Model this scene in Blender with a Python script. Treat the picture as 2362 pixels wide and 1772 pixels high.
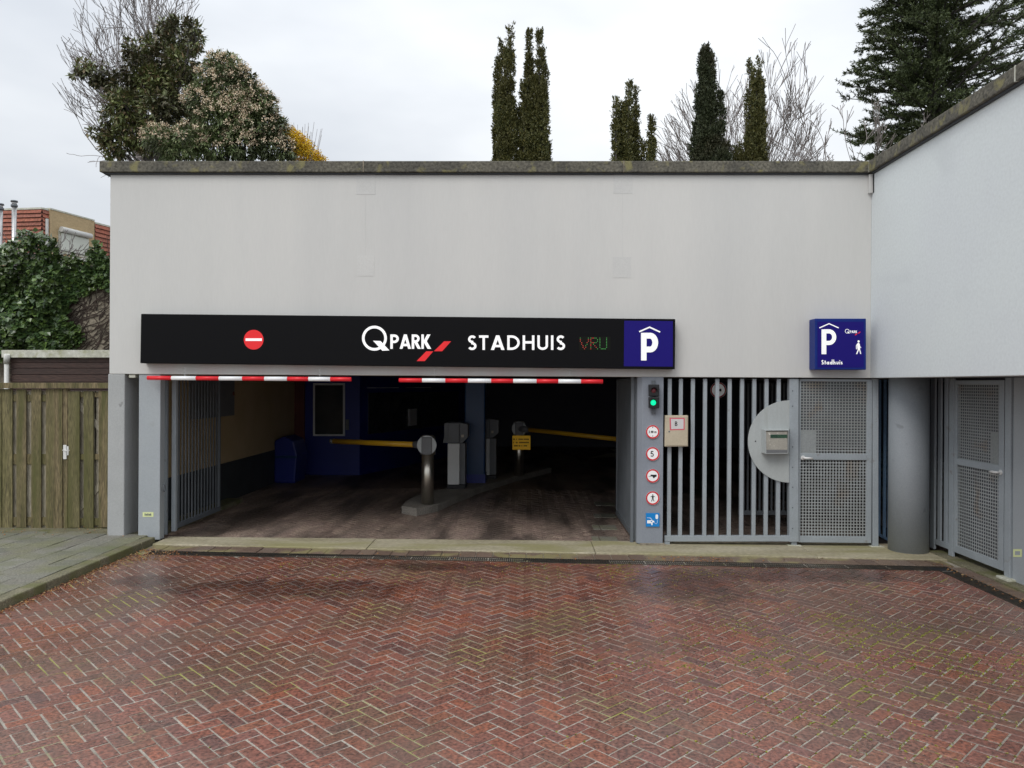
import bpy, math, random
import numpy as np
from mathutils import Vector, Matrix, noise as mnoise

for o in list(bpy.data.objects):
    bpy.data.objects.remove(o)
random.seed(7)
rng = np.random.default_rng(7)
SC = bpy.context.scene
COL = SC.collection

# ------------------------------------------------------------------ camera
EYE = Vector((0, 0, 2.2))
YAW, PITCH, ROLL = math.radians(1.117), math.radians(-0.05), math.radians(0.323)
FPX, CX, CY = 1774.5, 1181.0, 886.0          # focal length and centre in photo pixels (2362 x 1772)
_f = Vector((-math.sin(YAW) * math.cos(PITCH), math.cos(YAW) * math.cos(PITCH), math.sin(PITCH)))
_r = Vector((math.cos(YAW), math.sin(YAW), 0))
_u = _r.cross(_f)
_r2 = _r * math.cos(ROLL) + _u * math.sin(ROLL)
_u2 = _u * math.cos(ROLL) - _r * math.sin(ROLL)
cam = bpy.data.objects.new('camera', bpy.data.cameras.new('camera'))
COL.objects.link(cam)
cam.data.sensor_width = 36
cam.data.lens = 36 * FPX / 2362
cam.data.clip_start = 0.05
cam.data.clip_end = 500
M3 = Matrix((_r2, _u2, -_f)).transposed()
cam.matrix_world = Matrix.Translation(EYE) @ M3.to_4x4()
SC.camera = cam
SC.render.resolution_x, SC.render.resolution_y = 1024, 768


def ray(px, py):
    return _f + _r2 * ((px - CX) / FPX) + _u2 * ((CY - py) / FPX)


def at(px, py, Y):
    d = ray(px, py)
    return EYE + d * (Y / d.y)


def atx(px, py, X):
    d = ray(px, py)
    return EYE + d * (X / d.x)


def atg(px, py, Z=0.0):
    d = ray(px, py)
    return EYE + d * ((Z - 2.2) / d.z)


# ------------------------------------------------------------------ world, sun, exposure
SUN = Vector((-0.36, -0.58, 0.73)).normalized()
W = bpy.data.worlds.new("World")
SC.world = W
W.use_nodes = True
nt = W.node_tree
nt.nodes.clear()
wo = nt.nodes.new('ShaderNodeOutputWorld')
bg = nt.nodes.new('ShaderNodeBackground')
bg.inputs['Strength'].default_value = 0.1
sky = nt.nodes.new('ShaderNodeTexSky')
sky.sky_type = 'NISHITA'
sky.sun_disc = False
sky.sun_elevation = math.asin(SUN.z)
sky.sun_rotation = math.atan2(SUN.x, SUN.y)
tc = nt.nodes.new('ShaderNodeTexCoord')
mp = nt.nodes.new('ShaderNodeMapping')
mp.inputs['Scale'].default_value = (1.0, 1.0, 2.6)
mp.inputs['Rotation'].default_value = (0.35, 0.5, 0.3)
nz = nt.nodes.new('ShaderNodeTexNoise')
nz.inputs['Scale'].default_value = 1.6
nz.inputs['Detail'].default_value = 5
nz.inputs['Roughness'].default_value = 0.5
cr = nt.nodes.new('ShaderNodeValToRGB')
cr.color_ramp.elements[0].position = 0.36
cr.color_ramp.elements[0].color = (6.0, 6.35, 6.85, 1)
cr.color_ramp.elements[1].position = 0.66
cr.color_ramp.elements[1].color = (8.6, 8.85, 9.1, 1)
sx = nt.nodes.new('ShaderNodeSeparateXYZ')
mr = nt.nodes.new('ShaderNodeMapRange')      # an overcast sky is brighter overhead
mr.inputs['From Min'].default_value = 0.05
mr.inputs['From Max'].default_value = 1.0
mr.inputs['To Min'].default_value = 1.0
mr.inputs['To Max'].default_value = 1.9
vm = nt.nodes.new('ShaderNodeVectorMath')
vm.operation = 'SCALE'
mx = nt.nodes.new('ShaderNodeMix')
mx.data_type = 'RGBA'
mx.inputs['Factor'].default_value = 0.93
L = nt.links.new
L(tc.outputs['Generated'], mp.inputs['Vector'])
L(mp.outputs[0], nz.inputs['Vector'])
L(nz.outputs['Fac'], cr.inputs['Fac'])
L(tc.outputs['Generated'], sx.inputs[0])
L(sx.outputs['Z'], mr.inputs['Value'])
L(cr.outputs['Color'], vm.inputs[0])
L(mr.outputs[0], vm.inputs['Scale'])
L(sky.outputs[0], mx.inputs['A'])
L(vm.outputs[0], mx.inputs['B'])
L(mx.outputs['Result'], bg.inputs['Color'])
L(bg.outputs[0], wo.inputs['Surface'])
sl = bpy.data.lights.new('sun', 'SUN')
sl.energy = 1.25
sl.angle = math.radians(28)
sl.color = (1.0, 0.96, 0.9)
so = bpy.data.objects.new('sun', sl)
COL.objects.link(so)
so.rotation_euler = SUN.to_track_quat('Z', 'Y').to_euler()
SC.view_settings.view_transform = 'Standard'
SC.view_settings.look = 'None'
SC.view_settings.exposure = 0.0
SC.view_settings.gamma = 1
SC.view_settings.use_curve_mapping = False
SC.render.engine = 'CYCLES'
SC.cycles.max_bounces = 6
SC.cycles.diffuse_bounces = 4
SC.cycles.glossy_bounces = 3
SC.cycles.transparent_max_bounces = 6
SC.cycles.use_denoising = True


# ------------------------------------------------------------------ materials
def pmat(name, base, var=None, scale=3.0, rough=0.6, bump=0.0, bscale=40.0, metal=0.0, spots=None, spot_scale=1.2,
         spot_lo=0.55, spot_hi=0.65, spot_amt=0.7, fine=0.12, fscale=60.0, hashes=None, emit=0.0, stretch=(1, 1, 1),
         spec=0.5, rvar=0.0, ripple=0.0, damp=None, damp_dark=.5, damp_rough=.14):
    """base/var mixed by noise, a finer value noise on top, optional stains (spots), optional per-piece tones (hashes)."""
    m = bpy.data.materials.new(name)
    m.use_nodes = True
    t = m.node_tree
    t.nodes.clear()
    out = t.nodes.new('ShaderNodeOutputMaterial')
    b = t.nodes.new('ShaderNodeBsdfPrincipled')
    t.links.new(b.outputs[0], out.inputs['Surface'])
    g = t.nodes.new('ShaderNodeNewGeometry')
    mpn = t.nodes.new('ShaderNodeMapping')
    mpn.inputs['Scale'].default_value = stretch
    t.links.new(g.outputs['Position'], mpn.inputs['Vector'])

    def noise(sc, det=4, dist=0.0, vec=None):
        n = t.nodes.new('ShaderNodeTexNoise')
        n.inputs['Scale'].default_value = sc
        n.inputs['Detail'].default_value = det
        n.inputs['Distortion'].default_value = dist
        t.links.new(vec or mpn.outputs[0], n.inputs['Vector'])
        return n.outputs['Fac']

    def rmp(v, a, bb, c=0.0, d=1.0):
        n = t.nodes.new('ShaderNodeMapRange')
        n.inputs['From Min'].default_value = a
        n.inputs['From Max'].default_value = bb
        n.inputs['To Min'].default_value = c
        n.inputs['To Max'].default_value = d
        t.links.new(v, n.inputs['Value'])
        return n.outputs[0]

    def mix(f, a, c, mode='MIX'):
        n = t.nodes.new('ShaderNodeMix')
        n.data_type = 'RGBA'
        n.blend_type = mode
        for s, v in (('Factor', f), ('A', a), ('B', c)):
            if isinstance(v, (int, float)):
                n.inputs[s].default_value = v
            elif isinstance(v, (tuple, list)):
                n.inputs[s].default_value = (*v[:3], 1)
            else:
                t.links.new(v, n.inputs[s])
        return n.outputs['Result']
    if hashes:
        oi = t.nodes.new('ShaderNodeObjectInfo')
        a = t.nodes.new('ShaderNodeMath')
        a.operation = 'ADD'
        t.links.new(oi.outputs['Random'], a.inputs[0])
        t.links.new(g.outputs['Random Per Island'], a.inputs[1])
        fr = t.nodes.new('ShaderNodeMath')
        fr.operation = 'FRACT'
        t.links.new(a.outputs[0], fr.inputs[0])
        rp = t.nodes.new('ShaderNodeValToRGB')
        rp.color_ramp.interpolation = 'LINEAR'
        el = rp.color_ramp.elements
        el[0].position, el[0].color = 0, (*hashes[0], 1)
        el[1].position, el[1].color = 1, (*hashes[-1], 1)
        for i, c in enumerate(hashes[1:-1]):
            e = el.new((i + 1) / (len(hashes) - 1))
            e.color = (*c, 1)
        t.links.new(fr.outputs[0], rp.inputs[0])
        col = rp.outputs[0]
        if var:
            col = mix(rmp(noise(scale), 0.45, 0.62, 0, 0.75), col, var)
    else:
        col = mix(rmp(noise(scale), 0.35, 0.65), base, var or base)
    if fine:
        f = rmp(noise(fscale, 3), 0.3, 0.7, 1 - fine * 1.6, 1 + fine)
        n = t.nodes.new('ShaderNodeVectorMath')
        n.operation = 'SCALE'
        t.links.new(col, n.inputs[0])
        t.links.new(f, n.inputs['Scale'])
        col = n.outputs[0]
    if spots:
        s = rmp(noise(spot_scale, 8, 0.4), spot_lo, spot_hi, 0, spot_amt)
        col = mix(s, col, spots)
    dmask = None
    if damp:      # puddle-like damp patches at fixed places on the ground: (x, y, rx, ry)
        wob = noise(2.2, 6, .5, g.outputs['Position'])
        for (ex, ey, rx, ry) in damp:
            v1 = t.nodes.new('ShaderNodeVectorMath')
            v1.operation = 'MULTIPLY_ADD'
            t.links.new(g.outputs['Position'], v1.inputs[0])
            v1.inputs[1].default_value = (1 / rx, 1 / ry, 0)
            v1.inputs[2].default_value = (-ex / rx, -ey / ry, 0)
            v2 = t.nodes.new('ShaderNodeVectorMath')
            v2.operation = 'LENGTH'
            t.links.new(v1.outputs[0], v2.inputs[0])
            ad = t.nodes.new('ShaderNodeMath')
            ad.operation = 'MULTIPLY_ADD'
            t.links.new(wob, ad.inputs[0])
            ad.inputs[1].default_value = 2.4
            t.links.new(v2.outputs['Value'], ad.inputs[2])
            q = rmp(ad.outputs[0], 2.35, 1.75, 0, 1)
            if dmask is None:
                dmask = q
            else:
                m2 = t.nodes.new('ShaderNodeMath')
                m2.operation = 'MAXIMUM'
                t.links.new(dmask, m2.inputs[0])
                t.links.new(q, m2.inputs[1])
                dmask = m2.outputs[0]
        sc_ = t.nodes.new('ShaderNodeVectorMath')
        sc_.operation = 'SCALE'
        t.links.new(col, sc_.inputs[0])
        t.links.new(rmp(dmask, 0, 1, 1, damp_dark), sc_.inputs['Scale'])
        col = sc_.outputs[0]
    t.links.new(col, b.inputs['Base Color'])
    b.inputs['Metallic'].default_value = metal
    b.inputs['Roughness'].default_value = rough
    b.inputs['Specular IOR Level'].default_value = spec
    if rvar:
        rr_ = rmp(noise(0.9, 5, 0.3), 0.38, 0.62, rough - rvar, rough + rvar)
        if dmask is not None:
            mm = t.nodes.new('ShaderNodeMix')
            t.links.new(dmask, mm.inputs['Factor'])
            t.links.new(rr_, mm.inputs['A'])
            mm.inputs['B'].default_value = damp_rough
            rr_ = mm.outputs['Result']
        t.links.new(rr_, b.inputs['Roughness'])
    if bump:
        bp = t.nodes.new('ShaderNodeBump')
        bp.inputs['Strength'].default_value = bump
        bp.inputs['Distance'].default_value = 0.01
        t.links.new(noise(bscale, 5), bp.inputs['Height'])
        if ripple:
            b2 = t.nodes.new('ShaderNodeBump')
            b2.inputs['Strength'].default_value = ripple
            b2.inputs['Distance'].default_value = 0.05
            t.links.new(noise(2.0, 2), b2.inputs['Height'])
            t.links.new(b2.outputs[0], bp.inputs['Normal'])
        t.links.new(bp.outputs[0], b.inputs['Normal'])
    if emit:
        t.links.new(col, b.inputs['Emission Color'])
        b.inputs['Emission Strength'].default_value = emit
    return m


MT = {}
MT['fascia'] = pmat('fascia_paint', (.66, .655, .63), (.60, .60, .585), .55, .75, .08, 120, spots=(.52, .52, .50), spot_scale=1.6, spot_lo=.52, spot_hi=.85, spot_amt=.22, fine=.012, fscale=30, stretch=(1.6, 1, .22))
MT['patch'] = pmat('repair_patch_paint', (.64, .638, .618), (.60, .60, .585), 1.5, .8, .12, 90, fine=.03)
MT['wing'] = pmat('wing_paint', (.72, .77, .78), (.69, .73, .755), .6, .7, .08, 120, spots=(.60, .64, .66), spot_scale=1.1, spot_lo=.62, spot_hi=.72, spot_amt=.4, fine=.03, fscale=30)
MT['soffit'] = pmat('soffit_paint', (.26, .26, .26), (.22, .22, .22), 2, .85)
MT['pillar'] = pmat('pillar_paint', (.42, .43, .43), (.385, .395, .395), 2.5, .6, .25, 60, spots=(.20, .20, .20), spot_scale=6, spot_lo=.68, spot_hi=.72, spot_amt=.7, fine=.05)
MT['post'] = pmat('post_paint', (.38, .41, .43), (.355, .385, .41), 2, .5, .1, 80, spots=(.22, .21, .18), spot_scale=3, spot_lo=.66, spot_hi=.74, spot_amt=.4, fine=.04)
MT['signalpost'] = pmat('signal_post_paint', (.275, .30, .345), (.25, .275, .32), 2, .45, .1, 80, spots=(.14, .15, .15), spot_scale=4, spot_lo=.66, spot_hi=.74, spot_amt=.4, fine=.04)
MT['column'] = pmat('column_paint', (.30, .325, .35), (.27, .295, .32), 1.5, .7, .2, 70, spots=(.15, .16, .17), spot_scale=5, spot_lo=.68, spot_hi=.75, spot_amt=.5, fine=.04)
MT['steel'] = pmat('grey_painted_steel', (.36, .40, .43), (.32, .355, .385), 3, .42, .1, 90, spots=(.20, .16, .12), spot_scale=7, spot_lo=.66, spot_hi=.72, spot_amt=.45, fine=.05)
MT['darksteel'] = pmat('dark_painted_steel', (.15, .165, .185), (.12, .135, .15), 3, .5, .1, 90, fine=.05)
MT['bluesteel'] = pmat('blue_grey_steel', (.20, .33, .50), (.17, .28, .44), 3, .45)
MT['mesh'] = pmat('perforated_sheet', (.36, .385, .39), (.31, .33, .33), 2.5, .45, .1, 90, spots=(.30, .20, .11), spot_scale=2.6, spot_lo=.58, spot_hi=.72, spot_amt=.55, fine=.08)
MT['coping'] = pmat('mossy_concrete', (.15, .14, .11), (.095, .09, .075), 3.5, .9, .6, 50, spots=(.24, .22, .10), spot_scale=5, spot_lo=.56, spot_hi=.66, spot_amt=.8, fine=.35, fscale=28)
MT['concrete'] = pmat('threshold_concrete', (.46, .415, .30), (.34, .30, .20), 1.7, .75, .5, 45, spots=(.27, .25, .11), spot_scale=1.5, spot_lo=.48, spot_hi=.66, spot_amt=.8, fine=.2, fscale=40, stretch=(.5, 1.6, 1), rvar=.15)
MT['kerb'] = pmat('kerb_concrete', (.22, .20, .13), (.15, .14, .085), 4, .85, .6, 60, spots=(.12, .125, .04), spot_scale=2.5, spot_lo=.5, spot_hi=.6, spot_amt=.7, fine=.3)
MT['islandstone'] = pmat('dusty_island_concrete', (.34, .31, .27), (.26, .24, .21), 3, .85, .5, 60, fine=.25)
MT['tile'] = pmat('paving_tile_concrete', None, (.19, .19, .11), 2.0, .8, .5, 60, spots=(.12, .135, .055), spot_scale=1.3, spot_lo=.5, spot_hi=.66, spot_amt=.7, fine=.25, hashes=[(.15, .15, .12), (.21, .205, .17), (.18, .17, .14), (.24, .235, .20)])
DAMP = [(-2.5, 8.15, 1.5, .42), (-4.1, 8.35, .5, .3), (1.75, 8.5, .75, .75), (-1.2, 9.2, 1.0, .2), (3.2, 9.0, 1.3, .35),]
MT['brick'] = pmat('red_paving_brick', None, (.175, .10, .072), 1.1, .25, .28, 90, spots=(.10, .068, .046), spot_scale=.42, spot_lo=.50, spot_hi=.68, spot_amt=.5, fine=.40, fscale=42, damp=DAMP, damp_dark=.55,
                   hashes=[(0.252, 0.091, 0.059), (0.174, 0.070, 0.052), (0.308, 0.118, 0.068), (0.146, 0.070, 0.059), (0.263, 0.101, 0.071), (0.207, 0.089, 0.071), (0.291, 0.098, 0.056), (0.174, 0.079, 0.067)], spec=1.0, rvar=.10, ripple=.10)
MT['joint'] = pmat('joint_sand', (.42, .385, .33), (.27, .24, .195), 3.5, .5, .5, 90, spots=(.29, .29, .055), spot_scale=1.1, spot_lo=.54, spot_hi=.62, spot_amt=.9, fine=.3, fscale=80, rvar=.1, damp=DAMP, damp_dark=.35)
MT['inbrick'] = pmat('garage_paving_brick', None, (.15, .12, .10), 1.4, .5, .4, 90, fine=.25, spots=(.045, .035, .03), spot_scale=1.1, spot_lo=.47, spot_hi=.60, spot_amt=.75, stretch=(1.3, .32, 1),
                     hashes=[(.33, .24, .20), (.26, .19, .16), (.37, .28, .225), (.29, .21, .18)], rvar=.12)
MT['injoint'] = pmat('garage_joint', (.035, .03, .026), (.025, .02, .02), 4, .8)
MT['border'] = pmat('border_brick', None, (.15, .10, .07), 2, .6, .5, 80, fine=.3, spots=(.28, .25, .11), spot_scale=1.6, spot_lo=.52, spot_hi=.6, spot_amt=.7,
                    hashes=[(.17, .11, .085), (.22, .16, .12), (.14, .09, .07), (.20, .15, .12)])
MT['grate'] = pmat('drain_iron', (.035, .033, .03), (.07, .055, .04), 12, .6, .3, 90, metal=.4, fine=.2)
MT['asphalt'] = pmat('asphalt', (.09, .075, .065), (.07, .06, .055), 2, .85, .4, 80)
MT['soil'] = pmat('roof_soil', (.06, .05, .03), (.05, .07, .02), 2, .95, .6, 20)
MT['beige'] = pmat('beige_wall_paint', (.56, .42, .24), (.50, .37, .20), 1.5, .8, .1, 60, fine=.05)
MT['plinth'] = pmat('dark_plinth', (.055, .062, .07), (.045, .05, .055), 2, .7)
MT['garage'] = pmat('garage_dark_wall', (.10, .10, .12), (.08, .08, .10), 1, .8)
MT['redbrown'] = pmat('red_brown_paint', (.16, .04, .03), (.12, .03, .025), 2, .6)
MT['boothblue'] = pmat('booth_blue_paint', (.018, .034, .26), (.015, .028, .22), 1.5, .4)
MT['colblue'] = pmat('column_blue_paint', (.004, .055, .17), (.004, .04, .13), 1.5, .35)
MT['stainless'] = pmat('brushed_stainless', (.62, .58, .50), (.55, .52, .46), 3, .28, .05, 200, metal=.95, stretch=(8, 8, .4), fine=.05)
MT['whitebox'] = pmat('machine_white', (.80, .80, .78), (.76, .76, .74), 3, .35, fine=.03)
MT['machinegrey'] = pmat('machine_grey', (.17, .175, .185), (.15, .155, .16), 3, .45, fine=.03)
MT['black'] = pmat('sign_black', (.004, .004, .005), None, 1, .5, fine=0, spec=.12)
MT['darkbase'] = pmat('dark_plastic', (.012, .012, .014), None, 1, .5, fine=0)
MT['white'] = pmat('sign_white_glow', (.86, .86, .86), None, 1, .5, fine=0, emit=.38)  # own glow added to the white print, the sign box itself looks unlit
MT['signred'] = pmat('sign_red_glow', (.72, .015, .02), None, 1, .5, fine=0, emit=.25)  # red print given added glow along with the white
MT['signblue'] = pmat('sign_blue_glow', (.012, .007, .16), None, 1, .5, fine=0, emit=.1, spec=.15)  # slight added glow brightens the blue panels
MT['boxblue'] = pmat('lightbox_blue', (.004, .024, .20), (.004, .020, .18), 2, .45, fine=.03, spec=.25)
MT['pwhite'] = pmat('plate_white', (.88, .88, .88), None, 1, .4, fine=0, emit=.12)  # white plates carry a little added glow, no lamp in them
MT['pred'] = pmat('plate_red', (.70, .01, .02), None, 1, .35, fine=0)
MT['evblue'] = pmat('plate_sky_blue', (.005, .24, .66), None, 1, .35, fine=0)
MT['barwhite'] = pmat('bar_white', (.85, .86, .87), None, 1, .35, fine=.02, emit=.12)  # added glow brightens the white paint of the unlit bars
MT['barred'] = pmat('bar_red', (.72, .02, .03), None, 1, .3, fine=.02, emit=.12)  # red bar paint with the same added glow
MT['chain'] = pmat('chain_steel', (.55, .55, .55), None, 1, .3, metal=.9, fine=0)
MT['greenlamp'] = pmat('green_lens', (.0, .78, .34), None, 1, .3, fine=0, emit=1.1)
MT['redlamp'] = pmat('dim_red_lens', (.16, .03, .04), None, 1, .2, fine=0)
MT['ledr'] = pmat('led_red', (.5, .05, .03), None, 1, .4, fine=0, emit=.35)
MT['ledg'] = pmat('led_green', (.05, .28, .06), None, 1, .4, fine=0, emit=.35)
MT['ledbg'] = pmat('led_panel', (.009, .010, .008), None, 1, .6, fine=0, spec=.1)
MT['cream'] = pmat('cream_plastic', (.56, .49, .37), (.53, .46, .34), 4, .45, fine=.04)
MT['paper'] = pmat('paper_label', (.66, .64, .64), None, 1, .6, fine=0)
MT['pink'] = pmat('pink_border', (.68, .11, .16), None, 1, .6, fine=0)
MT['ink'] = pmat('black_ink', (.01, .01, .01), None, 1, .6, fine=0)
MT['sticker'] = pmat('yellow_green_sticker', (.72, .78, .40), None, 1, .6, fine=0)
MT['yellow'] = pmat('barrier_yellow', (.72, .40, .02), (.66, .36, .02), 3, .35, fine=.04)
MT['yellowsign'] = pmat('yellow_sign', (.85, .47, .02), None, 1, .5, fine=0, emit=.1)  # yellow plate brightened by slight glow added to its colour
MT['intercom'] = pmat('intercom_beige', (.40, .38, .33), (.36, .34, .30), 8, .4, spots=(.70, .68, .62), spot_scale=14, spot_lo=.64, spot_hi=.67, spot_amt=.9, fine=.08)
MT['lcd'] = pmat('green_display', (.02, .06, .04), (.04, .10, .06), 30, .3)
MT['discpanel'] = pmat('grey_sheet_panel', (.45, .48, .48), (.42, .45, .45), 3, .4, .05, 60, spots=(.30, .31, .28), spot_scale=2.5, spot_lo=.55, spot_hi=.8, spot_amt=.5, fine=.05, stretch=(5, 1, .6))
MT['wood'] = pmat('mossy_fence_wood', None, (.085, .078, .025), 1.6, .75, .6, 22, fine=.4, fscale=18, stretch=(7, 7, .55), spots=(.10, .10, .028), spot_scale=1.0, spot_lo=.45, spot_hi=.7, spot_amt=.8,
                  hashes=[(.18, .145, .075), (.22, .17, .09), (.155, .135, .06), (.20, .17, .08)])
MT['woodpale'] = pmat('weathered_pale_wood', None, (.21, .18, .13), 1.6, .8, .5, 22, fine=.35, fscale=18, stretch=(7, 7, .55), hashes=[(.40, .36, .28), (.34, .30, .22), (.44, .40, .32)])
MT['woodbrown'] = pmat('dark_brown_cladding', None, (.045, .024, .019), 1.6, .6, .5, 22, fine=.4, fscale=18, stretch=(.5, 7, 9), hashes=[(.060, .030, .023), (.048, .026, .020), (.075, .038, .028), (.055, .032, .027)])
MT['whitetrim'] = pmat('white_trim', (.62, .62, .55), (.52, .52, .42), 5, .5, spots=(.30, .30, .14), spot_scale=8, spot_lo=.52, spot_hi=.66, spot_amt=.6, fine=.12, fscale=25)
MT['pvc'] = pmat('white_pipe', (.66, .66, .63), (.60, .60, .57), 4, .4, fine=.05)
MT['latch'] = pmat('aluminium_fitting', (.80, .80, .79), None, 1, .35, metal=.2, fine=.03)
MT['render'] = pmat('grey_garden_wall', (.30, .26, .20), (.24, .21, .16), 2, .9, .6, 25, fine=.25, fscale=20)
MT['houseyellow'] = pmat('yellow_brickwork', (.52, .39, .22), (.46, .34, .19), 3, .85, fine=.12, fscale=14, stretch=(1, 1, 4))
MT['housered'] = pmat('red_hung_tile', None, (.28, .10, .06), 2, .7, fine=.25, fscale=14, hashes=[(.40, .12, .07), (.34, .10, .06), (.45, .15, .09), (.30, .11, .08)])
MT['houseshade'] = pmat('dark_shade_backing', (.09, .05, .045), None, 2, .8)  # dark backing paints the shadow lines between the hung tile rows
MT['shutter'] = pmat('cream_shutter', (.60, .62, .55), (.57, .59, .52), 2, .5, fine=.03)
MT['glass'] = pmat('dark_glass', (.03, .035, .04), (.05, .055, .06), 3, .08, fine=0, spec=.8)
MT['flue'] = pmat('metal_flue', (.62, .62, .62), (.5, .5, .5), 3, .3, metal=.6)
MT['bark'] = pmat('grey_bark', (.09, .08, .075), (.06, .055, .05), 6, .9, .6, 30)
MT['twig'] = pmat('bare_twig', (.25, .22, .21), (.19, .165, .155), 4, .85)
MT['creeper'] = pmat('creeper_stem', (.075, .05, .04), (.055, .04, .033), 6, .9)
MT['leafdark'] = pmat('evergreen_leaf', None, (.045, .038, .022), 1.3, .45, fine=0, hashes=[(0.112, 0.148, 0.047), (0.175, 0.208, 0.066), (0.096, 0.112, 0.042), (0.274, 0.192, 0.113), (0.144, 0.178, 0.059), (0.225, 0.252, 0.089)])
MT['leafgrey'] = pmat('viburnum_leaf', None, (.05, .06, .028), 1.3, .45, fine=0, hashes=[(0.107, 0.162, 0.053), (0.154, 0.211, 0.077), (0.213, 0.248, 0.119), (0.095, 0.137, 0.047), (0.285, 0.298, 0.154)])
MT['blossom'] = pmat('cream_blossom', None, None, 1, .8, fine=0, hashes=[(0.805, 0.660, 0.483), (0.644, 0.483, 0.338), (0.900, 0.805, 0.612), (0.531, 0.386, 0.274)])
MT['forsythia'] = pmat('forsythia_flower', None, None, 1, .7, fine=0, hashes=[(.80, .50, .01), (.68, .40, .01), (.85, .60, .03), (.50, .36, .04)])
MT['yew'] = pmat('yew_needles', None, (.075, .07, .014), 1.6, .6, fine=0, hashes=[(0.075, 0.084, 0.028), (0.110, 0.116, 0.030), (0.062, 0.071, 0.024), (0.165, 0.143, 0.032), (0.088, 0.095, 0.030)])
MT['yewdark'] = pmat('dark_yew_needles', None, (.055, .035, .018), 1.2, .6, fine=0, hashes=[(0.042, 0.056, 0.024), (0.058, 0.072, 0.029), (0.035, 0.048, 0.021), (0.067, 0.072, 0.029)])
MT['conifer'] = pmat('conifer_needles', None, (.05, .062, .020), 1.5, .6, fine=0, hashes=[(0.073, 0.101, 0.043), (0.107, 0.140, 0.052), (0.059, 0.081, 0.038), (0.146, 0.180, 0.056)])
MT['ivy'] = pmat('ivy_leaf', None, (.05, .075, .018), 1.8, .30, fine=0, spec=.7, hashes=[(0.062, 0.119, 0.040), (0.094, 0.161, 0.055), (0.049, 0.086, 0.036), (0.166, 0.259, 0.060), (0.124, 0.184, 0.090)])
MT['litter'] = pmat('dry_leaf', None, None, 1, .7, fine=0, hashes=[(.30, .11, .04), (.38, .20, .07), (.20, .09, .04), (.45, .32, .16)])
MT['moss'] = pmat('moss_tuft', None, None, 1, .9, fine=0, hashes=[(.22, .24, .02), (.30, .30, .04), (.12, .15, .02), (.34, .30, .08)])
MT['grit'] = pmat('pale_grit', None, None, 1, .8, fine=0, hashes=[(.50, .46, .38), (.62, .58, .50), (.40, .34, .24)])


# ------------------------------------------------------------------ builders
class MB:
    def __init__(s):
        s.v, s.f = [], []

    def add(s, vs, fs):
        n = len(s.v)
        s.v += [tuple(v) for v in vs]
        s.f += [tuple(i + n for i in f) for f in fs]
        return s

    def box(s, x0, x1, y0, y1, z0, z1):
        return s.add([(x0, y0, z0), (x1, y0, z0), (x1, y1, z0), (x0, y1, z0), (x0, y0, z1), (x1, y0, z1), (x1, y1, z1), (x0, y1, z1)],
                     [(3, 2, 1, 0), (4, 5, 6, 7), (0, 1, 5, 4), (1, 2, 6, 5), (2, 3, 7, 6), (3, 0, 4, 7)])

    def hexa(s, a, b):
        """a, b: two loops of n points each (front, back), joined into a solid"""
        n = len(a)
        return s.add(list(a) + list(b), [tuple(range(n))[::-1], tuple(range(n, 2 * n))] + [(i, (i + 1) % n, n + (i + 1) % n, n + i) for i in range(n)])

    def slab(s, quad, off):
        """quad of points extruded by vector off"""
        o = Vector(off)
        return s.hexa([Vector(q) for q in quad], [Vector(q) + o for q in quad])

    def tube(s, pts, rad, n=8, cap=True):
        pts = [Vector(p) for p in pts]
        if not isinstance(rad, (list, tuple)):
            rad = [rad] * len(pts)
        base = len(s.v)
        prev = None
        for i, p in enumerate(pts):
            d = (pts[min(i + 1, len(pts) - 1)] - pts[max(i - 1, 0)]).normalized()
            if prev is None:
                a = d.orthogonal().normalized()
            else:
                a = (prev - d * prev.dot(d)).normalized()
            prev = a
            b = d.cross(a)
            for k in range(n):
                t = 2 * math.pi * k / n
                s.v.append(tuple(p + (a * math.cos(t) + b * math.sin(t)) * rad[i]))
        for i in range(len(pts) - 1):
            for k in range(n):
                q = base + i * n
                s.f.append((q + k, q + (k + 1) % n, q + n + (k + 1) % n, q + n + k))
        if cap:
            s.f.append(tuple(base + k for k in range(n))[::-1])
            s.f.append(tuple(base + (len(pts) - 1) * n + k for k in range(n)))
        return s

    def build(s, name, mat, parent=None, bevel=0, smooth=False, label=None, kind=None):
        me = bpy.data.meshes.new(name)
        off = parent.matrix_world.translation if parent is not None else Vector((0, 0, 0))
        if parent is not None:
            off = world_loc(parent)
        me.from_pydata([(v[0] - off.x, v[1] - off.y, v[2] - off.z) for v in s.v], [], s.f)
        me.materials.append(MT[mat])
        if smooth:
            me.polygons.foreach_set('use_smooth', [len(p.vertices) < 6 for p in me.polygons])
        o = bpy.data.objects.new(name, me)
        COL.objects.link(o)
        if parent is not None:
            o.parent = parent
        if bevel:
            m = o.modifiers.new('bevel', 'BEVEL')
            m.width = bevel
            m.segments = 2
            m.limit_method = 'ANGLE'
        if label:
            o['label'] = label
        if kind:
            o['kind'] = kind
        return o


def world_loc(o):
    l = Vector(o.location)
    while o.parent:
        o = o.parent
        l = l + Vector(o.location)
    return l


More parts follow.
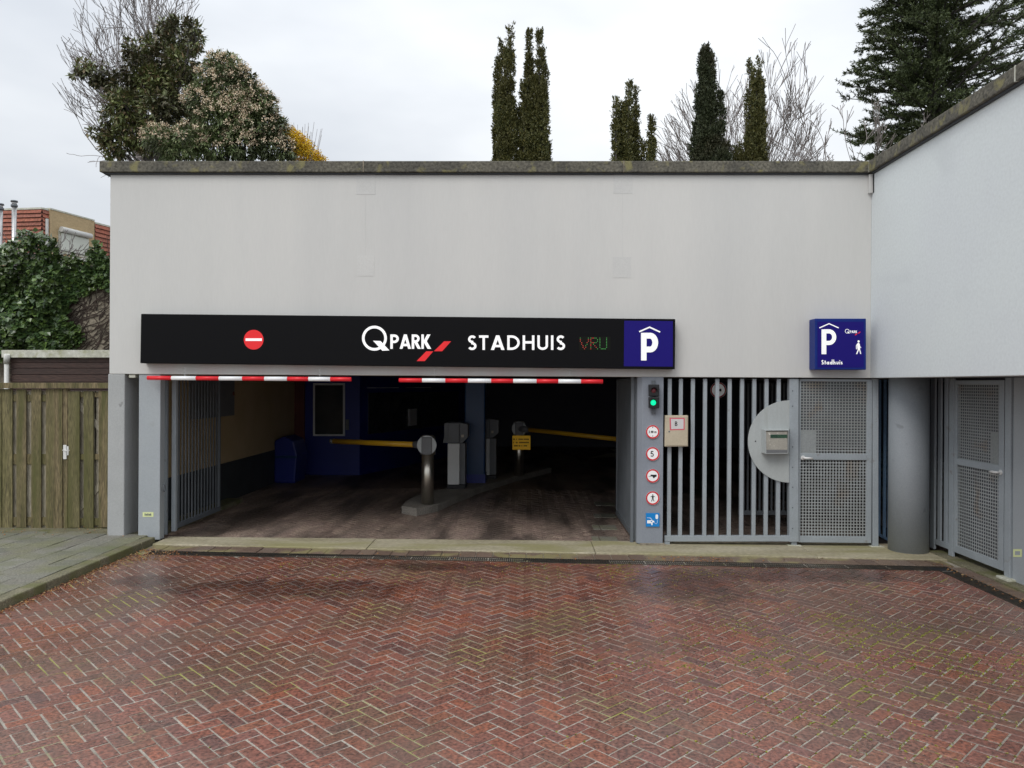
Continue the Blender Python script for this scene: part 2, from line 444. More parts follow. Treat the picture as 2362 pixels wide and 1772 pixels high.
def npmesh(name, V, F, mat, parent=None, kind=None, label=None):
    """V (n,3), F (m,k) arrays in world coordinates"""
    me = bpy.data.meshes.new(name)
    if parent is not None:
        V = V - np.array(world_loc(parent))[None]
    k = F.shape[1]
    me.vertices.add(len(V))
    me.vertices.foreach_set('co', V.astype(np.float32).ravel())
    me.loops.add(F.size)
    me.loops.foreach_set('vertex_index', F.astype(np.int32).ravel())
    me.polygons.add(len(F))
    me.polygons.foreach_set('loop_start', np.arange(0, F.size, k, dtype=np.int32))
    me.polygons.foreach_set('loop_total', np.full(len(F), k, dtype=np.int32))
    me.polygons.foreach_set('use_smooth', np.zeros(len(F), dtype=bool))
    me.update(calc_edges=True)
    me.materials.append(MT[mat])
    o = bpy.data.objects.new(name, me)
    COL.objects.link(o)
    if parent is not None:
        o.parent = parent
    if kind:
        o['kind'] = kind
    if label:
        o['label'] = label
    return o


def thing(name, label, cat, loc=(0, 0, 0), group=None):
    o = bpy.data.objects.new(name, None)
    COL.objects.link(o)
    o.location = loc
    o.empty_display_size = .2
    o['label'] = label
    o['category'] = cat
    if group:
        o['group'] = group
    return o


def tag(o, label, cat, group=None):
    o['label'] = label
    o['category'] = cat
    if group:
        o['group'] = group
    return o


def structure(name, loc=(0, 0, 0)):
    o = bpy.data.objects.new(name, None)
    COL.objects.link(o)
    o.location = loc
    o['kind'] = 'structure'
    return o


def S(o):
    o['kind'] = 'structure'
    return o


# ---- flat print: everything drawn in photo pixels on the plane y = Y (or any mapping)
class Print:
    def __init__(s, mapf, step=0.0005):
        s.m, s.b, s.k, s.step = mapf, MB(), 1, step

    def poly(s, pts):
        z = s.k * s.step
        s.k += 1
        n = len(pts)
        s.b.add([s.m(p[0], p[1], z) for p in pts], [tuple(range(n))])

    def strip(s, L_, R_, closed=False):
        z = s.k * s.step
        s.k += 1
        n = len(L_)
        vs = [s.m(p[0], p[1], z) for p in L_] + [s.m(p[0], p[1], z) for p in R_]
        fs = [(i, (i + 1) % n, n + (i + 1) % n, n + i) for i in range(n if closed else n - 1)]
        s.b.add(vs, fs)

    def stroke(s, pts, w, closed=False):
        P = []
        for p in pts:
            v_ = Vector((p[0], p[1]))
            if not P or (v_ - P[-1]).length > w * .04:
                P.append(v_)
        if closed and (P[0] - P[-1]).length < w * .04:
            P.pop()
        n = len(P)
        A, B = [], []
        for i in range(n):
            if closed:
                d0, d1 = P[i] - P[i - 1], P[(i + 1) % n] - P[i]
            else:
                d0 = P[i] - P[i - 1] if i else P[1] - P[0]
                d1 = P[i + 1] - P[i] if i < n - 1 else d0
            d0, d1 = d0.normalized(), d1.normalized()
            t = (d0 + d1)
            t = t.normalized() if t.length > 1e-6 else d1
            nn = Vector((-t.y, t.x))
            c = max(0.35, nn.dot(Vector((-d1.y, d1.x))))
            h = w / 2 / c
            A.append(P[i] + nn * h)
            B.append(P[i] - nn * h)
        s.strip(A, B, closed)

    def disc(s, cx, cy, r, n=32):
        s.poly([(cx + r * math.cos(2 * math.pi * i / n), cy + r * math.sin(2 * math.pi * i / n)) for i in range(n)])

    def ring(s, cx, cy, r, w, n=40):
        s.stroke([(cx + r * math.cos(2 * math.pi * i / n), cy + r * math.sin(2 * math.pi * i / n)) for i in range(n)], w, True)

    def rect(s, x0, x1, y0, y1):
        s.poly([(x0, y0), (x1, y0), (x1, y1), (x0, y1)])

    def build(s, name, mat, parent, label=None):
        return s.b.build(name, mat, parent, label=label)


def arc(cx, cy, rx, ry, a0, a1, n=12):
    return [(cx + rx * math.cos(math.radians(a0 + (a1 - a0) * i / n)), cy + ry * math.sin(math.radians(a0 + (a1 - a0) * i / n))) for i in range(n + 1)]


def glyph(c, w):
    q = w / 2
    st, pa, rg = [], [], []
    if c == 'P':
        a = .58
        st = [[(q, 0), (q, 1)], [(q, 1 - q), (.27, 1 - q)] + arc(.27, .70, .22, .30 - q, 90, -90) + [(q, .40 + q)]]
    elif c == 'R':
        a = .60
        st = [[(q, 0), (q, 1)], [(q, 1 - q), (.25, 1 - q)] + arc(.25, .71, .20, .29 - q, 90, -90) + [(q, .42 + q)]]
        pa = [(.51, 0, .27, .46, w * 1.25)]
    elif c == 'B':
        a = .58
        st = [[(q, 0), (q, 1)], [(q, 1 - q), (.25, 1 - q)] + arc(.25, .75, .18, .25 - q, 90, -90) + [(q, .5 + q * .6)], [(q, .5), (.27, .5)] + arc(.27, .27, .22, .27 - q, 90, -90) + [(q, q)]]
    elif c == 'D':
        a = .72
        st = [[(q, 0), (q, 1)], [(q, 1 - q), (.24, 1 - q)] + arc(.24, .5, .40, .5 - q, 90, -90, 18) + [(q, q)]]
    elif c == 'A':
        a = .76
        pa = [(w * .55, 0, .38, 1, w * 1.1), (.76 - w * .55, 0, .38, 1, w * 1.1)]
        st = [[(.2, .27), (.56, .27)]]
    elif c == 'K':
        a = .62
        st = [[(q, 0), (q, 1)]]
        pa = [(.22, .46, .50, 1, w * 1.3), (.54, 0, .22, .56, w * 1.4)]
    elif c in 'Ss':
        a = .50
        st = [arc(.26, .735, .165, .265 - q, 30, 268, 16) + arc(.25, .265, .18, .275 - q, 85, -150, 16)]
    elif c == 'T':
        a = .52
        st = [[(.26, 0), (.26, 1)], [(0, 1 - q), (.52, 1 - q)]]
    elif c == 'H':
        a = .68
        st = [[(q, 0), (q, 1)], [(.68 - q, 0), (.68 - q, 1)], [(q, .52), (.68 - q, .52)]]
    elif c == 'U':
        a = .62
        st = [[(q, 1), (q, .3)] + arc(.31, .3, .31 - q, .3 - q, 180, 360, 16) + [(.62 - q, 1)]]
    elif c == 'I':
        a = w
        st = [[(q, 0), (q, 1)]]
    elif c == 'V':
        a = .7
        pa = [(.35, 0, w * .55, 1, w * 1.1), (.35, 0, .7 - w * .55, 1, w * 1.1)]
    elif c == 'J':
        a = .45
        st = [[(.45 - q, 1), (.45 - q, .25)] + arc(.22, .25, .23 - q, .25 - q, 0, -170, 12)]
    elif c in 'ad':
        a = .60
        rg = [(.27, .30, .30 - q)]
        st = [[(.60 - q, 0), (.60 - q, 1.1 if c == 'd' else .62)]]
    elif c == 'h':
        a = .52
        st = [[(q, 0), (q, 1.1)], [(q, .34)] + arc(.26, .36, .26 - q, .26 - q, 170, 0, 12) + [(.52 - q, 0)]]
    elif c == 'u':
        a = .52
        st = [[(q, .62), (q, .26)] + arc(.26, .27, .26 - q, .27 - q, 180, 360, 12) + [(.52 - q, .62)]]
    elif c == 'i':
        a = w
        st = [[(q, 0), (q, .62)], [(q, .75), (q, .75 + w)]]
    elif c == 't':
        a = .32
        st = [[(.16, 0), (.16, .88)], [(0, .55), (.32, .55)]]
    elif c == 'm':
        a = .80
        st = [[(q, 0), (q, .62)], [(q, .34)] + arc(.23, .4, .19 - q * .5, .2 - q, 170, 0, 8) + [(.4, 0)], [(.42, .34)] + arc(.6, .4, .2 - q, .2 - q, 170, 0, 8) + [(.8 - q, 0)]]
    elif c == '2':
        a = .52
        st = [arc(.26, .72, .2, .28 - q, 165, -30, 12) + [(q + .02, q), (.52, q)]]
    elif c == '5':
        a = .54
        st = [[(.50, 1 - q), (.16, 1 - q), (.11, .54)] + arc(.26, .32, .23, .32 - q, 110, -150, 16)]
    elif c == '0':
        a = .54
        st = [arc(.27, .5, .27 - q, .5 - q, 0, 360, 24)]
    elif c == '.':
        a = .14
        st = [[(.07, 0), (.07, .14)]]
    else:
        a = .35
    return a, st, pa, rg


def write(pr, text, x, ybase, h, w=.17, gap=.12, sx_=1.0, low=1.0):
    """lettering in photo pixels: x left, ybase baseline, h cap height"""
    for c in text:
        hh = h * (.62 if c == 's' and low != 1.0 else 1)
        ww = w / (.62 if c == 's' and low != 1.0 else 1)
        a, st, pa, rg = glyph(c, ww)
        for s_ in st:
            pr.stroke([(x + p[0] * hh * sx_, ybase - p[1] * hh) for p in s_], ww * hh)
        for (x0, y0, x1, y1, pw) in pa:
            pr.poly([(x + (x0 - pw / 2) * hh * sx_, ybase - y0 * hh), (x + (x0 + pw / 2) * hh * sx_, ybase - y0 * hh),
                     (x + (x1 + pw / 2) * hh * sx_, ybase - y1 * hh), (x + (x1 - pw / 2) * hh * sx_, ybase - y1 * hh)])
        for (cx, cy, r) in rg:
            pr.ring(x + cx * hh * sx_, ybase - cy * hh, r * hh, ww * hh, 24)
        x += (a * sx_ + gap) * (hh if c != 's' else hh)
    return x


def planeY(Y):
    return lambda px, py, o: at(px, py, Y - o)


def pxbox(mb, x0, x1, y0, y1, Y0, Y1, cs=None):
    """solid whose front face (plane y=Y0) covers the photo rectangle; cs: 4 corners instead"""
    c = cs or [(x0, y0), (x1, y0), (x1, y1), (x0, y1)]
    f = [at(p[0], p[1], Y0) for p in c]
    return mb.hexa(f, [Vector((p.x, Y1, p.z)) for p in f])


# ================================================================== THE SETTING
D = 10.46
ZT, ZB, XL, XR, XG = 5.205, 2.298, -5.739, 4.629, 5.449

g = MB().box(-60, 60, -30, 90, -.4, -.06).build('ground', 'asphalt')
S(g)

# ---- red brick paving in herringbone at 45 degrees
PX0, PX1, PY0, PY1 = -5.02, 4.915, 1.6, 9.72
SLO = .0447
THR = 10.0                      # threshold front edge is y = THR - SLO * x
SX = 5.30
BL, BW, GAP = .200, .100, .0125


def clip_poly(poly, rect):
    x0, x1, y0, y1 = rect
    for (ax, val, sgn) in ((0, x0, 1), (0, x1, -1), (1, y0, 1), (1, y1, -1)):
        out = []
        for i in range(len(poly)):
            p, q = poly[i - 1], poly[i]
            pi, qi = (p[ax] - val) * sgn >= 0, (q[ax] - val) * sgn >= 0
            if pi != qi:
                t = (val - p[ax]) / (q[ax] - p[ax])
                out.append((p[0] + (q[0] - p[0]) * t, p[1] + (q[1] - p[1]) * t))
            if qi:
                out.append(q)
        poly = out
        if not poly:
            return []
    return poly


def clip_half(poly, a, b, c):
    """keep a*x + b*y <= c"""
    out = []
    for i in range(len(poly)):
        p, q = poly[i - 1], poly[i]
        fp, fq = a * p[0] + b * p[1] - c, a * q[0] + b * q[1] - c
        if (fp <= 0) != (fq <= 0):
            t = fp / (fp - fq)
            out.append((p[0] + (q[0] - p[0]) * t, p[1] + (q[1] - p[1]) * t))
        if fq <= 0:
            out.append(q)
    return out


def area(p):
    return abs(sum(p[i - 1][0] * p[i][1] - p[i][0] * p[i - 1][1] for i in range(len(p)))) / 2


def herringbone(rect, phase=(0, 0), half=None):
    """full bricks (cx, cy, angle) and clipped outlines inside rect"""
    w = .1045
    ca, sa = math.cos(math.pi / 4), math.sin(math.pi / 4)
    full, cut = [], []
    x0, x1, y0, y1 = rect
    cxm, cym = (x0 + x1) / 2, (y0 + y1) / 2
    R_ = math.hypot(x1 - x0, y1 - y0) / 2 + .4
    N = int(R_ / w) + 4
    for i in range(-N, N):
        for j in range(-N, N):
            # staircase cells: horizontal brick at cells (a, b),(a+1, b) where (a-b)%4==0, vertical where (a-b)%4==3
            k = (i - j) % 4
            if k == 0:
                c, an = ((i + 1) * w, (j + .5) * w), 0
            elif k == 3:
                c, an = ((i + .5) * w, (j + 1) * w), math.pi / 2
            else:
                continue
            X = c[0] * ca - c[1] * sa + cxm + phase[0]
            Y = c[0] * sa + c[1] * ca + cym + phase[1]
            if X < x0 - .15 or X > x1 + .15 or Y < y0 - .15 or Y > y1 + .15:
                continue
            th = an + math.pi / 4
            c_, s_ = math.cos(th), math.sin(th)
            hl, hw = (2 * w - GAP) / 2, (w - GAP) / 2
            pl = [(X + a * c_ - b * s_, Y + a * s_ + b * c_) for a, b in ((-hl, -hw), (hl, -hw), (hl, hw), (-hl, hw))]
            cp = clip_poly(pl, rect)
            if cp and half:
                cp = clip_half(cp, *half)
            if not cp:
                continue
            if area(cp) > 4 * hl * hw * .995:
                full.append((X, Y, th))
            elif area(cp) > .0012:
                cut.append(cp)
    return full, cut


hl, hw, ch = (2 * .1045 - GAP) / 2, (.1045 - GAP) / 2, .0022
TV = np.array([(-hl, -hw, -.05), (hl, -hw, -.05), (hl, hw, -.05), (-hl, hw, -.05),
               (-hl, -hw, -ch), (hl, -hw, -ch), (hl, hw, -ch), (-hl, hw, -ch),
               (-hl + ch, -hw + ch, 0), (hl - ch, -hw + ch, 0), (hl - ch, hw - ch, 0), (-hl + ch, hw - ch, 0)])
TF = np.array([(0, 1, 5, 4), (1, 2, 6, 5), (2, 3, 7, 6), (3, 0, 4, 7), (4, 5, 9, 8), (5, 6, 10, 9), (6, 7, 11, 10), (7, 4, 8, 11), (8, 9, 10, 11)])


def undulate(x, y):
    return .004 * math.sin(x * 1.3 + .7) * math.sin(y * 1.7) + .0022 * math.sin(x * 3.1 + y * 2.3)


def brick_mats(bricks, amp):
    out = []
    for (X, Y, th) in bricks:
        z = undulate(X, Y) - .0030 + max(-.0012, min(.0035, random.gauss(0, amp)))
        out.append(Matrix.Translation((X + random.gauss(0, .0012), Y + random.gauss(0, .0012), z)) @ Matrix.Rotation(th + random.gauss(0, .010), 4, 'Z')
                   @ Matrix.Rotation(max(-.012, min(.012, random.gauss(0, .006))), 4, 'X') @ Matrix.Rotation(max(-.008, min(.008, random.gauss(0, .004))), 4, 'Y'))
    return out


def brick_mass(name, mats, mat, parent):
    V, F = [], []
    for i, m in enumerate(mats):
        A = np.array(m)
        V.append(TV @ A[:3, :3].T + A[:3, 3])
        F.append(TF + 12 * i)
    return npmesh(name, np.concatenate(V), np.concatenate(F), mat, parent, kind='stuff')


paving = structure('brick_paving')
full, cut = herringbone((PX0, PX1, PY0, PY1), (.03, .02), (SLO, 1.0, THR - .525))


def in_frame(X, Y):
    d = Vector((X, Y, 0)) - EYE
    z = d.dot(_f)
    if z < .5:
        return False
    px, py = CX + FPX * d.dot(_r2) / z, CY - FPX * d.dot(_u2) / z
    return -30 < px < 2392 and py < 1800


full.sort(key=lambda b: (0 if in_frame(b[0], b[1]) else 1, b[1]))
mats = brick_mats(full, .0013)
bm_ = bpy.data.meshes.new('brick')
bm_.from_pydata([tuple(v) for v in TV], [], [tuple(f) for f in TF])
bm_.materials.append(MT['brick'])
for i in range(300):
    o = bpy.data.objects.new('brick', bm_)
    COL.objects.link(o)
    o.parent = paving
    o.matrix_local = mats[i]
brick_mass('brick_field', mats[300:], 'brick', paving)
mb = MB()
for p in cut:
    z = undulate(*p[0]) - .004
    mb.hexa([(q[0], q[1], undulate(q[0], q[1]) - .004) for q in p], [(q[0], q[1], -.05) for q in p])
mb.build('cut_brick', 'brick', paving, kind='stuff')


def sheet(name, x0, x1, y0, y1, zoff, mat, parent, n=.25, und=True):
    nx, ny = max(1, int((x1 - x0) / n)), max(1, int((y1 - y0) / n))
    V = [(x0 + (x1 - x0) * i / nx, y0 + (y1 - y0) * j / ny, 0) for j in range(ny + 1) for i in range(nx + 1)]
    V = [(x, y, (undulate(x, y) if und else 0) + zoff) for x, y, _ in V]
    F = [(j * (nx + 1) + i, j * (nx + 1) + i + 1, (j + 1) * (nx + 1) + i + 1, (j + 1) * (nx + 1) + i) for j in range(ny) for i in range(nx)]
    return MB().add(V, F).build(name, mat, parent, smooth=True)


sheet('joint_bed', PX0, PX1, PY0, PY1, -.0070, 'joint', paving, n=.1)

# border course in front of the threshold and along the wing, drain channels between
def one_brick(parent, x0, x1, y0, y1, z=0.0, mat='border', name='border_brick'):
    dz = random.gauss(0, .002)
    b = MB().box(x0, x1, y0, y1, z - .06, z + dz)
    return b.build(name, mat, parent, bevel=.004)


def Fy(x, off=0.0):
    return THR - SLO * x + off


def skewbox(x0, x1, o0, o1, z0, z1):
    """box whose long sides follow the threshold line at offsets o0 < o1"""
    a = [(x0, Fy(x0, o0), z1), (x1, Fy(x1, o0), z1), (x1, Fy(x1, o1), z1), (x0, Fy(x0, o1), z1)]
    return MB().hexa(a, [(q[0], q[1], z0) for q in a])


x = -4.98
while x < 5.05:
    w = random.uniform(.203, .212)
    x1_ = min(x + w, SX - .01)
    skewbox(x, x1_, -.305, -.012, -.06, .002 + random.gauss(0, .0025)).build('border_brick', 'border', paving, bevel=.004)
    x += w + .009
y = 6.0
while y < 9.40:
    one_brick(paving, 5.115, SX - .008, y, y + .205, .0)
    y += .214
skewbox(-5.02, SX, -.52, 0, -.03, -.010).build('border_bed', 'joint', paving)
MB().box(PX1, SX, 3.0, 9.25, -.03, -.0105).build('side_bed', 'joint', paving)
drain = structure('drain_channel')
skewbox(-4.86, 4.93, -.517, -.507, -.05, .002).build('channel_edge', 'grate', drain)
skewbox(-4.86, 5.10, -.325, -.315, -.05, .002).build('channel_edge', 'grate', drain)
MB().box(4.925, 4.935, 5.0, 9.26, -.05, .002).build('channel_edge', 'grate', drain)
MB().box(5.098, 5.108, 5.0, 9.44, -.05, .002).build('channel_edge', 'grate', drain)
skewbox(-4.86, 5.098, -.507, -.325, -.0095, -.0088).build('channel_floor', 'darkbase', drain)
MB().box(4.935, 5.098, 5.0, 9.25, -.0095, -.0088).build('channel_floor', 'darkbase', drain)
for k in range(20):
    x0 = -4.83 + k * .485
    b = MB()
    for j in range(18):
        xx = x0 + .004 + j * .0262
        b.add(skewbox(xx, xx + .0125, -.504, -.328, -.008, .0005).v, [(3, 2, 1, 0), (4, 5, 6, 7), (0, 1, 5, 4), (1, 2, 6, 5), (2, 3, 7, 6), (3, 0, 4, 7)])
    b.add(skewbox(x0, x0 + .475, -.421, -.409, -.0085, -.0005).v, [(3, 2, 1, 0), (4, 5, 6, 7), (0, 1, 5, 4), (1, 2, 6, 5), (2, 3, 7, 6), (3, 0, 4, 7)])
    b.build('drain_grate', 'grate', drain)
for k in range(8):
    y0 = 5.2 + k * .5
    b = MB()
    for j in range(18):
        yy = y0 + .004 + j * .0268
        b.box(4.938, 5.095, yy, yy + .012, -.008, .0005)
    b.build('drain_grate', 'grate', drain)

# threshold strip of concrete, side sill under the wing
th = structure('threshold')
xs = [-5.02, -2.1, .9, 3.7, SX]
for a, b_ in zip(xs[:-1], xs[1:]):
    zt__ = .018 + random.uniform(-.002, .002)
    q = [(a + .003, Fy(a), zt__), (b_ - .003, Fy(b_), zt__), (b_ - .003, 10.72, zt__), (a + .003, 10.72, zt__)]
    MB().hexa(q, [(v[0], v[1], -.1) for v in q]).build('concrete_slab', 'concrete', th, bevel=.008)
for a, b_ in ((3.0, 6.2), (6.2, 8.2), (8.2, 10.3)):
    MB().box(SX, 5.75, a + .003, b_ - .003, -.1, .022).build('side_sill', 'kerb', th, bevel=.008)

# garage floor: darker bricks
gf = structure('garage_floor')
full, cut = herringbone((-5.5, 4.9, 10.722, 16.0), (.01, .03))
full.sort(key=lambda b: b[1] + abs(b[0]) * .1)
mats = brick_mats(full, .0016)
bi_ = bm_.copy()
bi_.materials.clear()
bi_.materials.append(MT['inbrick'])
brick_mass('brick_field', mats, 'inbrick', gf)
mb = MB()
for p in cut:
    mb.hexa([(q[0], q[1], -.004) for q in p], [(q[0], q[1], -.05) for q in p])
mb.build('cut_brick', 'inbrick', gf, kind='stuff')
sheet('joint_bed', -5.5, 5.6, 10.7, 16.0, -.016, 'injoint', gf)
MB().box(-5.7, 12, 16.0, 27, -.055, -.004).build('far_floor', 'inbrick', gf)
MB().box(4.9, 12, 3.0, 16.0, -.055, -.018).build('side_floor', 'inbrick', gf)
# small ramp flags beside the right gate leaf
fl = MB()
for k in range(4):
    a = atg(1368 + k * 2, 1250 - k * 28)
    one_brick(gf, a.x, a.x + .10, a.y, a.y + .35, .008, 'tile', 'flagstone')
    one_brick(gf, a.x + .115, a.x + .36, a.y, a.y + .35, .008, 'tile', 'flagstone')

# pavement left with kerb
pv = structure('pavement')
kb = structure('kerb')
KX0, KX1, KH = -5.19, -5.03, .085
yk = 2.0
k = 0
while yk < 10.3:
    y2 = min(yk + .995, 10.36)
    dx = random.uniform(-.006, .006)
    a = [(KX0 + dx, yk + .006, -.1), (KX1 + dx, yk + .006, -.1), (KX1 + dx - .006, yk + .006, KH), (KX0 + dx, yk + .006, KH)]
    b_ = [(v[0], y2 - .006, v[2]) for v in a]
    MB().hexa(a, b_).build('kerbstone', 'kerb', kb, bevel=.014)
    yk = y2 + .004 if y2 < 10.35 else 99
mats_t = []
tm = MB().box(-.1485, .1485, -.1485, .1485, -.05, 0)
me = None
for r_ in range(13):
    for c_ in range(28):
        xx = KX0 - .165 - r_ * .304
        yy = 2.2 + c_ * .304 + (.152 if r_ % 2 else 0)
        if yy > 10.72:
            continue
        if me is None:
            o = tm.build('paving_tile', 'tile', pv, bevel=.004)
            me = o.data
        else:
            o = bpy.data.objects.new('paving_tile', me)
            COL.objects.link(o)
            o.parent = pv
            m_ = o.modifiers.new('bevel', 'BEVEL')
            m_.width = .004
        o.location = (xx, yy, KH - .006 + random.gauss(0, .003))
        o.rotation_euler = (random.gauss(0, .008), random.gauss(0, .008), random.gauss(0, .008))
MB().box(-12, KX0 - .005, 2.0, 14, -.1, KH - .018).build('tile_bed', 'kerb', pv)

# ================================================================== THE BUILDING
bd = thing('parking_garage', 'pale grey flat-roofed parking garage with concrete coping and wide vehicle opening', 'building', (0, D + .5, 0))
MB().box(XL, XR, D, D + .3, ZB, ZT - .17).build('facade_wall', 'fascia', bd, bevel=.006)
MB().box(XR, XR + .28, 2.5, D + .3, ZB + .001, ZT - .17).build('wing_wall', 'wing', bd, bevel=.006)
MB().box(XL, XL + .2, D + .3, 27, 0, ZT - .17).build('side_wall', 'fascia', bd)
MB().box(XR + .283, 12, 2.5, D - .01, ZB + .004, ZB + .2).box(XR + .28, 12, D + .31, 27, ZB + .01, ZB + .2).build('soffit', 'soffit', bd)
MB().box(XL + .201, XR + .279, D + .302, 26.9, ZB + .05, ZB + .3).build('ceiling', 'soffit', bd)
MB().box(XL + .2, 14, D + .3, 26.8, ZT - .5, ZT - .3).box(XR + .28, 14, 2.6, D + .29, ZT - .5, ZT - .3).build('roof', 'soil', bd)
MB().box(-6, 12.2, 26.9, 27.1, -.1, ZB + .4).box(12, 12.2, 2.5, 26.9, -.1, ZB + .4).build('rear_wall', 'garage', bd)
# coping stones
OV = .07


def coping(x0, x1, y0, y1):
    MB().box(x0, x1, y0, y1, ZT - .15, ZT).build('coping_stone', 'coping', bd, bevel=.010)
    # shadow gap strip below
cj = [at(228, 368, D - OV).x, at(838, 380, D - OV).x, at(1439, 380, D - OV).x, XR - OV + .005]
for a, b_ in zip(cj[:-1], cj[1:]):
    MB().box(a + .005, b_ - .005, D - OV, D + .36, ZT - .15, ZT).build('coping_stone', 'coping', bd, bevel=.010)
    MB().box(a + .05 if a < -5 else a, b_, D - OV + .035, D + .33, ZT - .171, ZT - .152).build('coping_shade_strip', 'plinth', bd)  # dark strip painted in as the shade line under the coping
ys = [D + .36, atx(2341, 160, XR - OV).y, 4.7, 2.5]
for a, b_ in zip(ys[:-1], ys[1:]):
    MB().box(XR - OV, XR + .34, b_ + .005, a - .005, ZT - .149, ZT + .001).build('coping_stone', 'coping', bd, bevel=.010)
    MB().box(XR - OV + .035, XR + .3, b_, min(a, D - OV), ZT - .1705, ZT - .1515).build('coping_shade_strip', 'plinth', bd)
for xx in cj[1:]:
    MB().box(xx - .008, xx + .008, D - OV - .002, D + .1, ZT - .148, ZT + .002).build('joint_seal', 'render' if xx < 4 else 'whitetrim', bd)
MB().box(XR - OV - .002, XR + .1, ys[1] - .008, ys[1] + .008, ZT - .148, ZT + .003).build('joint_seal', 'whitetrim', bd)
# faint repair patches and seams on the facade
for (x0, x1, y0, y1) in ((822, 866, 402, 449), (1415, 1459, 402, 447), (823, 863, 590, 637), (1413, 1456, 593, 641)):
    b = MB()
    pxbox(b, x0, x1, y0, y1, D - .0025, D + .01)
    b.build('repair_patch', 'patch', bd)
for q in ((842, 843.0, 449, 637), (1435.5, 1436.5, 447, 641)):
    b = MB()
    pxbox(b, *q, D - .0015, D + .01)
    b.build('render_seam', 'patch', bd)
# rain outlet strip near the inner corner
p0, p1 = at(2002, 395, D - .003), at(2010, 447, D - .003)
MB().box(p0.x, XR - .001, D - .05, D - .001, p1.z, ZT - .172).build('corner_conduit', 'fascia', bd, bevel=.003)
p2 = at(2010.5, 395, D - .06)
MB().box(XR - .007, XR - .0005, D - .075, D - .0505, p1.z, ZT - .172).build('conduit_edge', 'darkbase', bd)

# left pillar
a0, a1 = at(248, 1000, D + .0).x, at(287, 1000, D).x
MB().box(a0, a1, D + .002, D + .39, .0, ZB - .002).build('pillar', 'pillar', bd, bevel=.012)
b0, b1 = at(320, 1000, D + .02).x, at(370, 1000, D + .02).x
MB().box(b0, b1, D + .015, D + .15, .02, ZB - .002).build('pillar', 'post', bd, bevel=.008, label='slimmer paler grey post next to the chipped corner pillar')
MB().box(b0 - .3, b0 + .0, D + .40, D + .5, .0, ZB + .02).build('pillar_infill', 'darksteel', bd)
# round column
fp = atg(2093, 1278, .02)
RC = .245
cc = (fp.x * (fp.y + RC) / fp.y + .01, fp.y + RC, 0)
MB().tube([(cc[0], cc[1], .0), (cc[0], cc[1], ZB + .003)], RC, 48).build('round_column', 'column', bd, smooth=True)
# signal pillar
s0, s1 = at(1471, 1000, D).x, at(1530, 1000, D).x
MB().add([], []).hexa([(s0, D + .16, .03), (s0, D + .07, .03), (s0 + .06, D + .0, .03), (s1, D + .0, .03), (s1, D + .2, .03)],
                      [(s0, D + .16, ZB - .002), (s0, D + .07, ZB - .002), (s0 + .06, D, ZB - .002), (s1, D, ZB - .002), (s1, D + .2, ZB - .002)]).build('signal_pillar', 'signalpost', bd, bevel=.004)
MB().box(s0 + .04, s1 + .03, D - .03, D + .2, .0, .045).build('pillar_footing', 'render', bd, bevel=.01)
# lower wall under the wing (right)
yw1 = atx(2335, 1300, XG).y
MB().box(XG, XG + .3, 2.5, yw1, 0, ZB).build('lower_wall', 'post', bd, bevel=.005)
# inner partition left (beige) and plinth, red-brown pillar
xi = -5.5
MB().box(xi - .03, xi, D + .5, 18.3, .72, ZB + .05).build('inner_wall', 'beige', bd)
MB().box(xi - .03, xi + .015, D + .5, 18.3, 0, .72).build('wall_plinth', 'plinth', bd)
b = MB()
pxbox(b, 678, 701, 870, 1096, 18.1, 18.5)
b.build('inner_pillar', 'redbrown', bd)
# two small fixings under the facade edge
b = MB()
pxbox(b, 297, 312, 864, 871.5, D + .02, D + .12)
b.build('edge_fixing', 'whitetrim', bd, bevel=.004)

# ================================================================== SIGNS
YS = D - .16
sg = thing('entrance_sign', 'long black lightbox sign over the car entrance reading STADHUIS', 'sign', at(940, 800, D))
b = MB()
pxbox(b, 0, 0, 0, 0, YS, D - .002, cs=[(325, 724), (1558, 736), (1557, 852), (323, 838)])
b.build('housing', 'black', sg, bevel=.008)
YF = YS - .004
b = MB()
pxbox(b, 0, 0, 0, 0, YF + .002, YS + .02, cs=[(1440, 740), (1552, 741), (1552, 846), (1439, 845)])
b.build('parking_panel', 'signblue', sg)


def z7(x, y):            # from an enlarged view to photo pixels
    return 800 + x / 2.765, 700 + y / 2.765


def logo(pr_w, pr_r, X0, Y0, k):
    """ring with tail, PARK, two slanted red bars; (X0, Y0) top left, k scale"""
    def T(x, y):
        return X0 + (x - 97) * k, Y0 + (y - 143) * k
    cx, cy = T(176, 222)
    pr_w.ring(cx, cy, 71 * k, 17 * k, 48)
    pr_w.poly([T(167, 238), T(215, 240), T(272, 300), T(226, 302)])
    x, yb = T(277, 290)
    write(pr_w, 'PARK', x, yb, 92 * k, .175, .045, 1.04)
    pr_r.poly([T(445, 368), T(497, 368), T(551, 306), T(506, 306)])
    pr_r.poly([T(556, 305), T(608, 305), T(665, 242), T(620, 242)])


pw, prd = Print(planeY(YF + .002)), Print(planeY(YF + .002))
logo(pw, prd, *z7(97, 143), 1 / 2.765)
pw.build('logo', 'white', sg)
prd.build('logo_bars', 'signred', sg)
p = Print(planeY(YF + .002))
x, yb = z7(770, 297)
write(p, 'STADHUIS', x, yb, 93 / 2.765, .165, .165, 1.24)
p.build('lettering', 'white', sg)
p = Print(planeY(YF + .002))
cx, cy = 300 + 901 / 3.16, 700 + 265 / 3.16
p.disc(cx, cy, 72 / 3.16, 48)
p.build('no_entry_disc', 'signred', sg)
p = Print(planeY(YF - .001))
p.rect(300 + 842 / 3.16, 300 + 961 / 3.16, 700 + 255 / 3.16, 700 + 274 / 3.16)
p.build('no_entry_bar', 'white', sg)


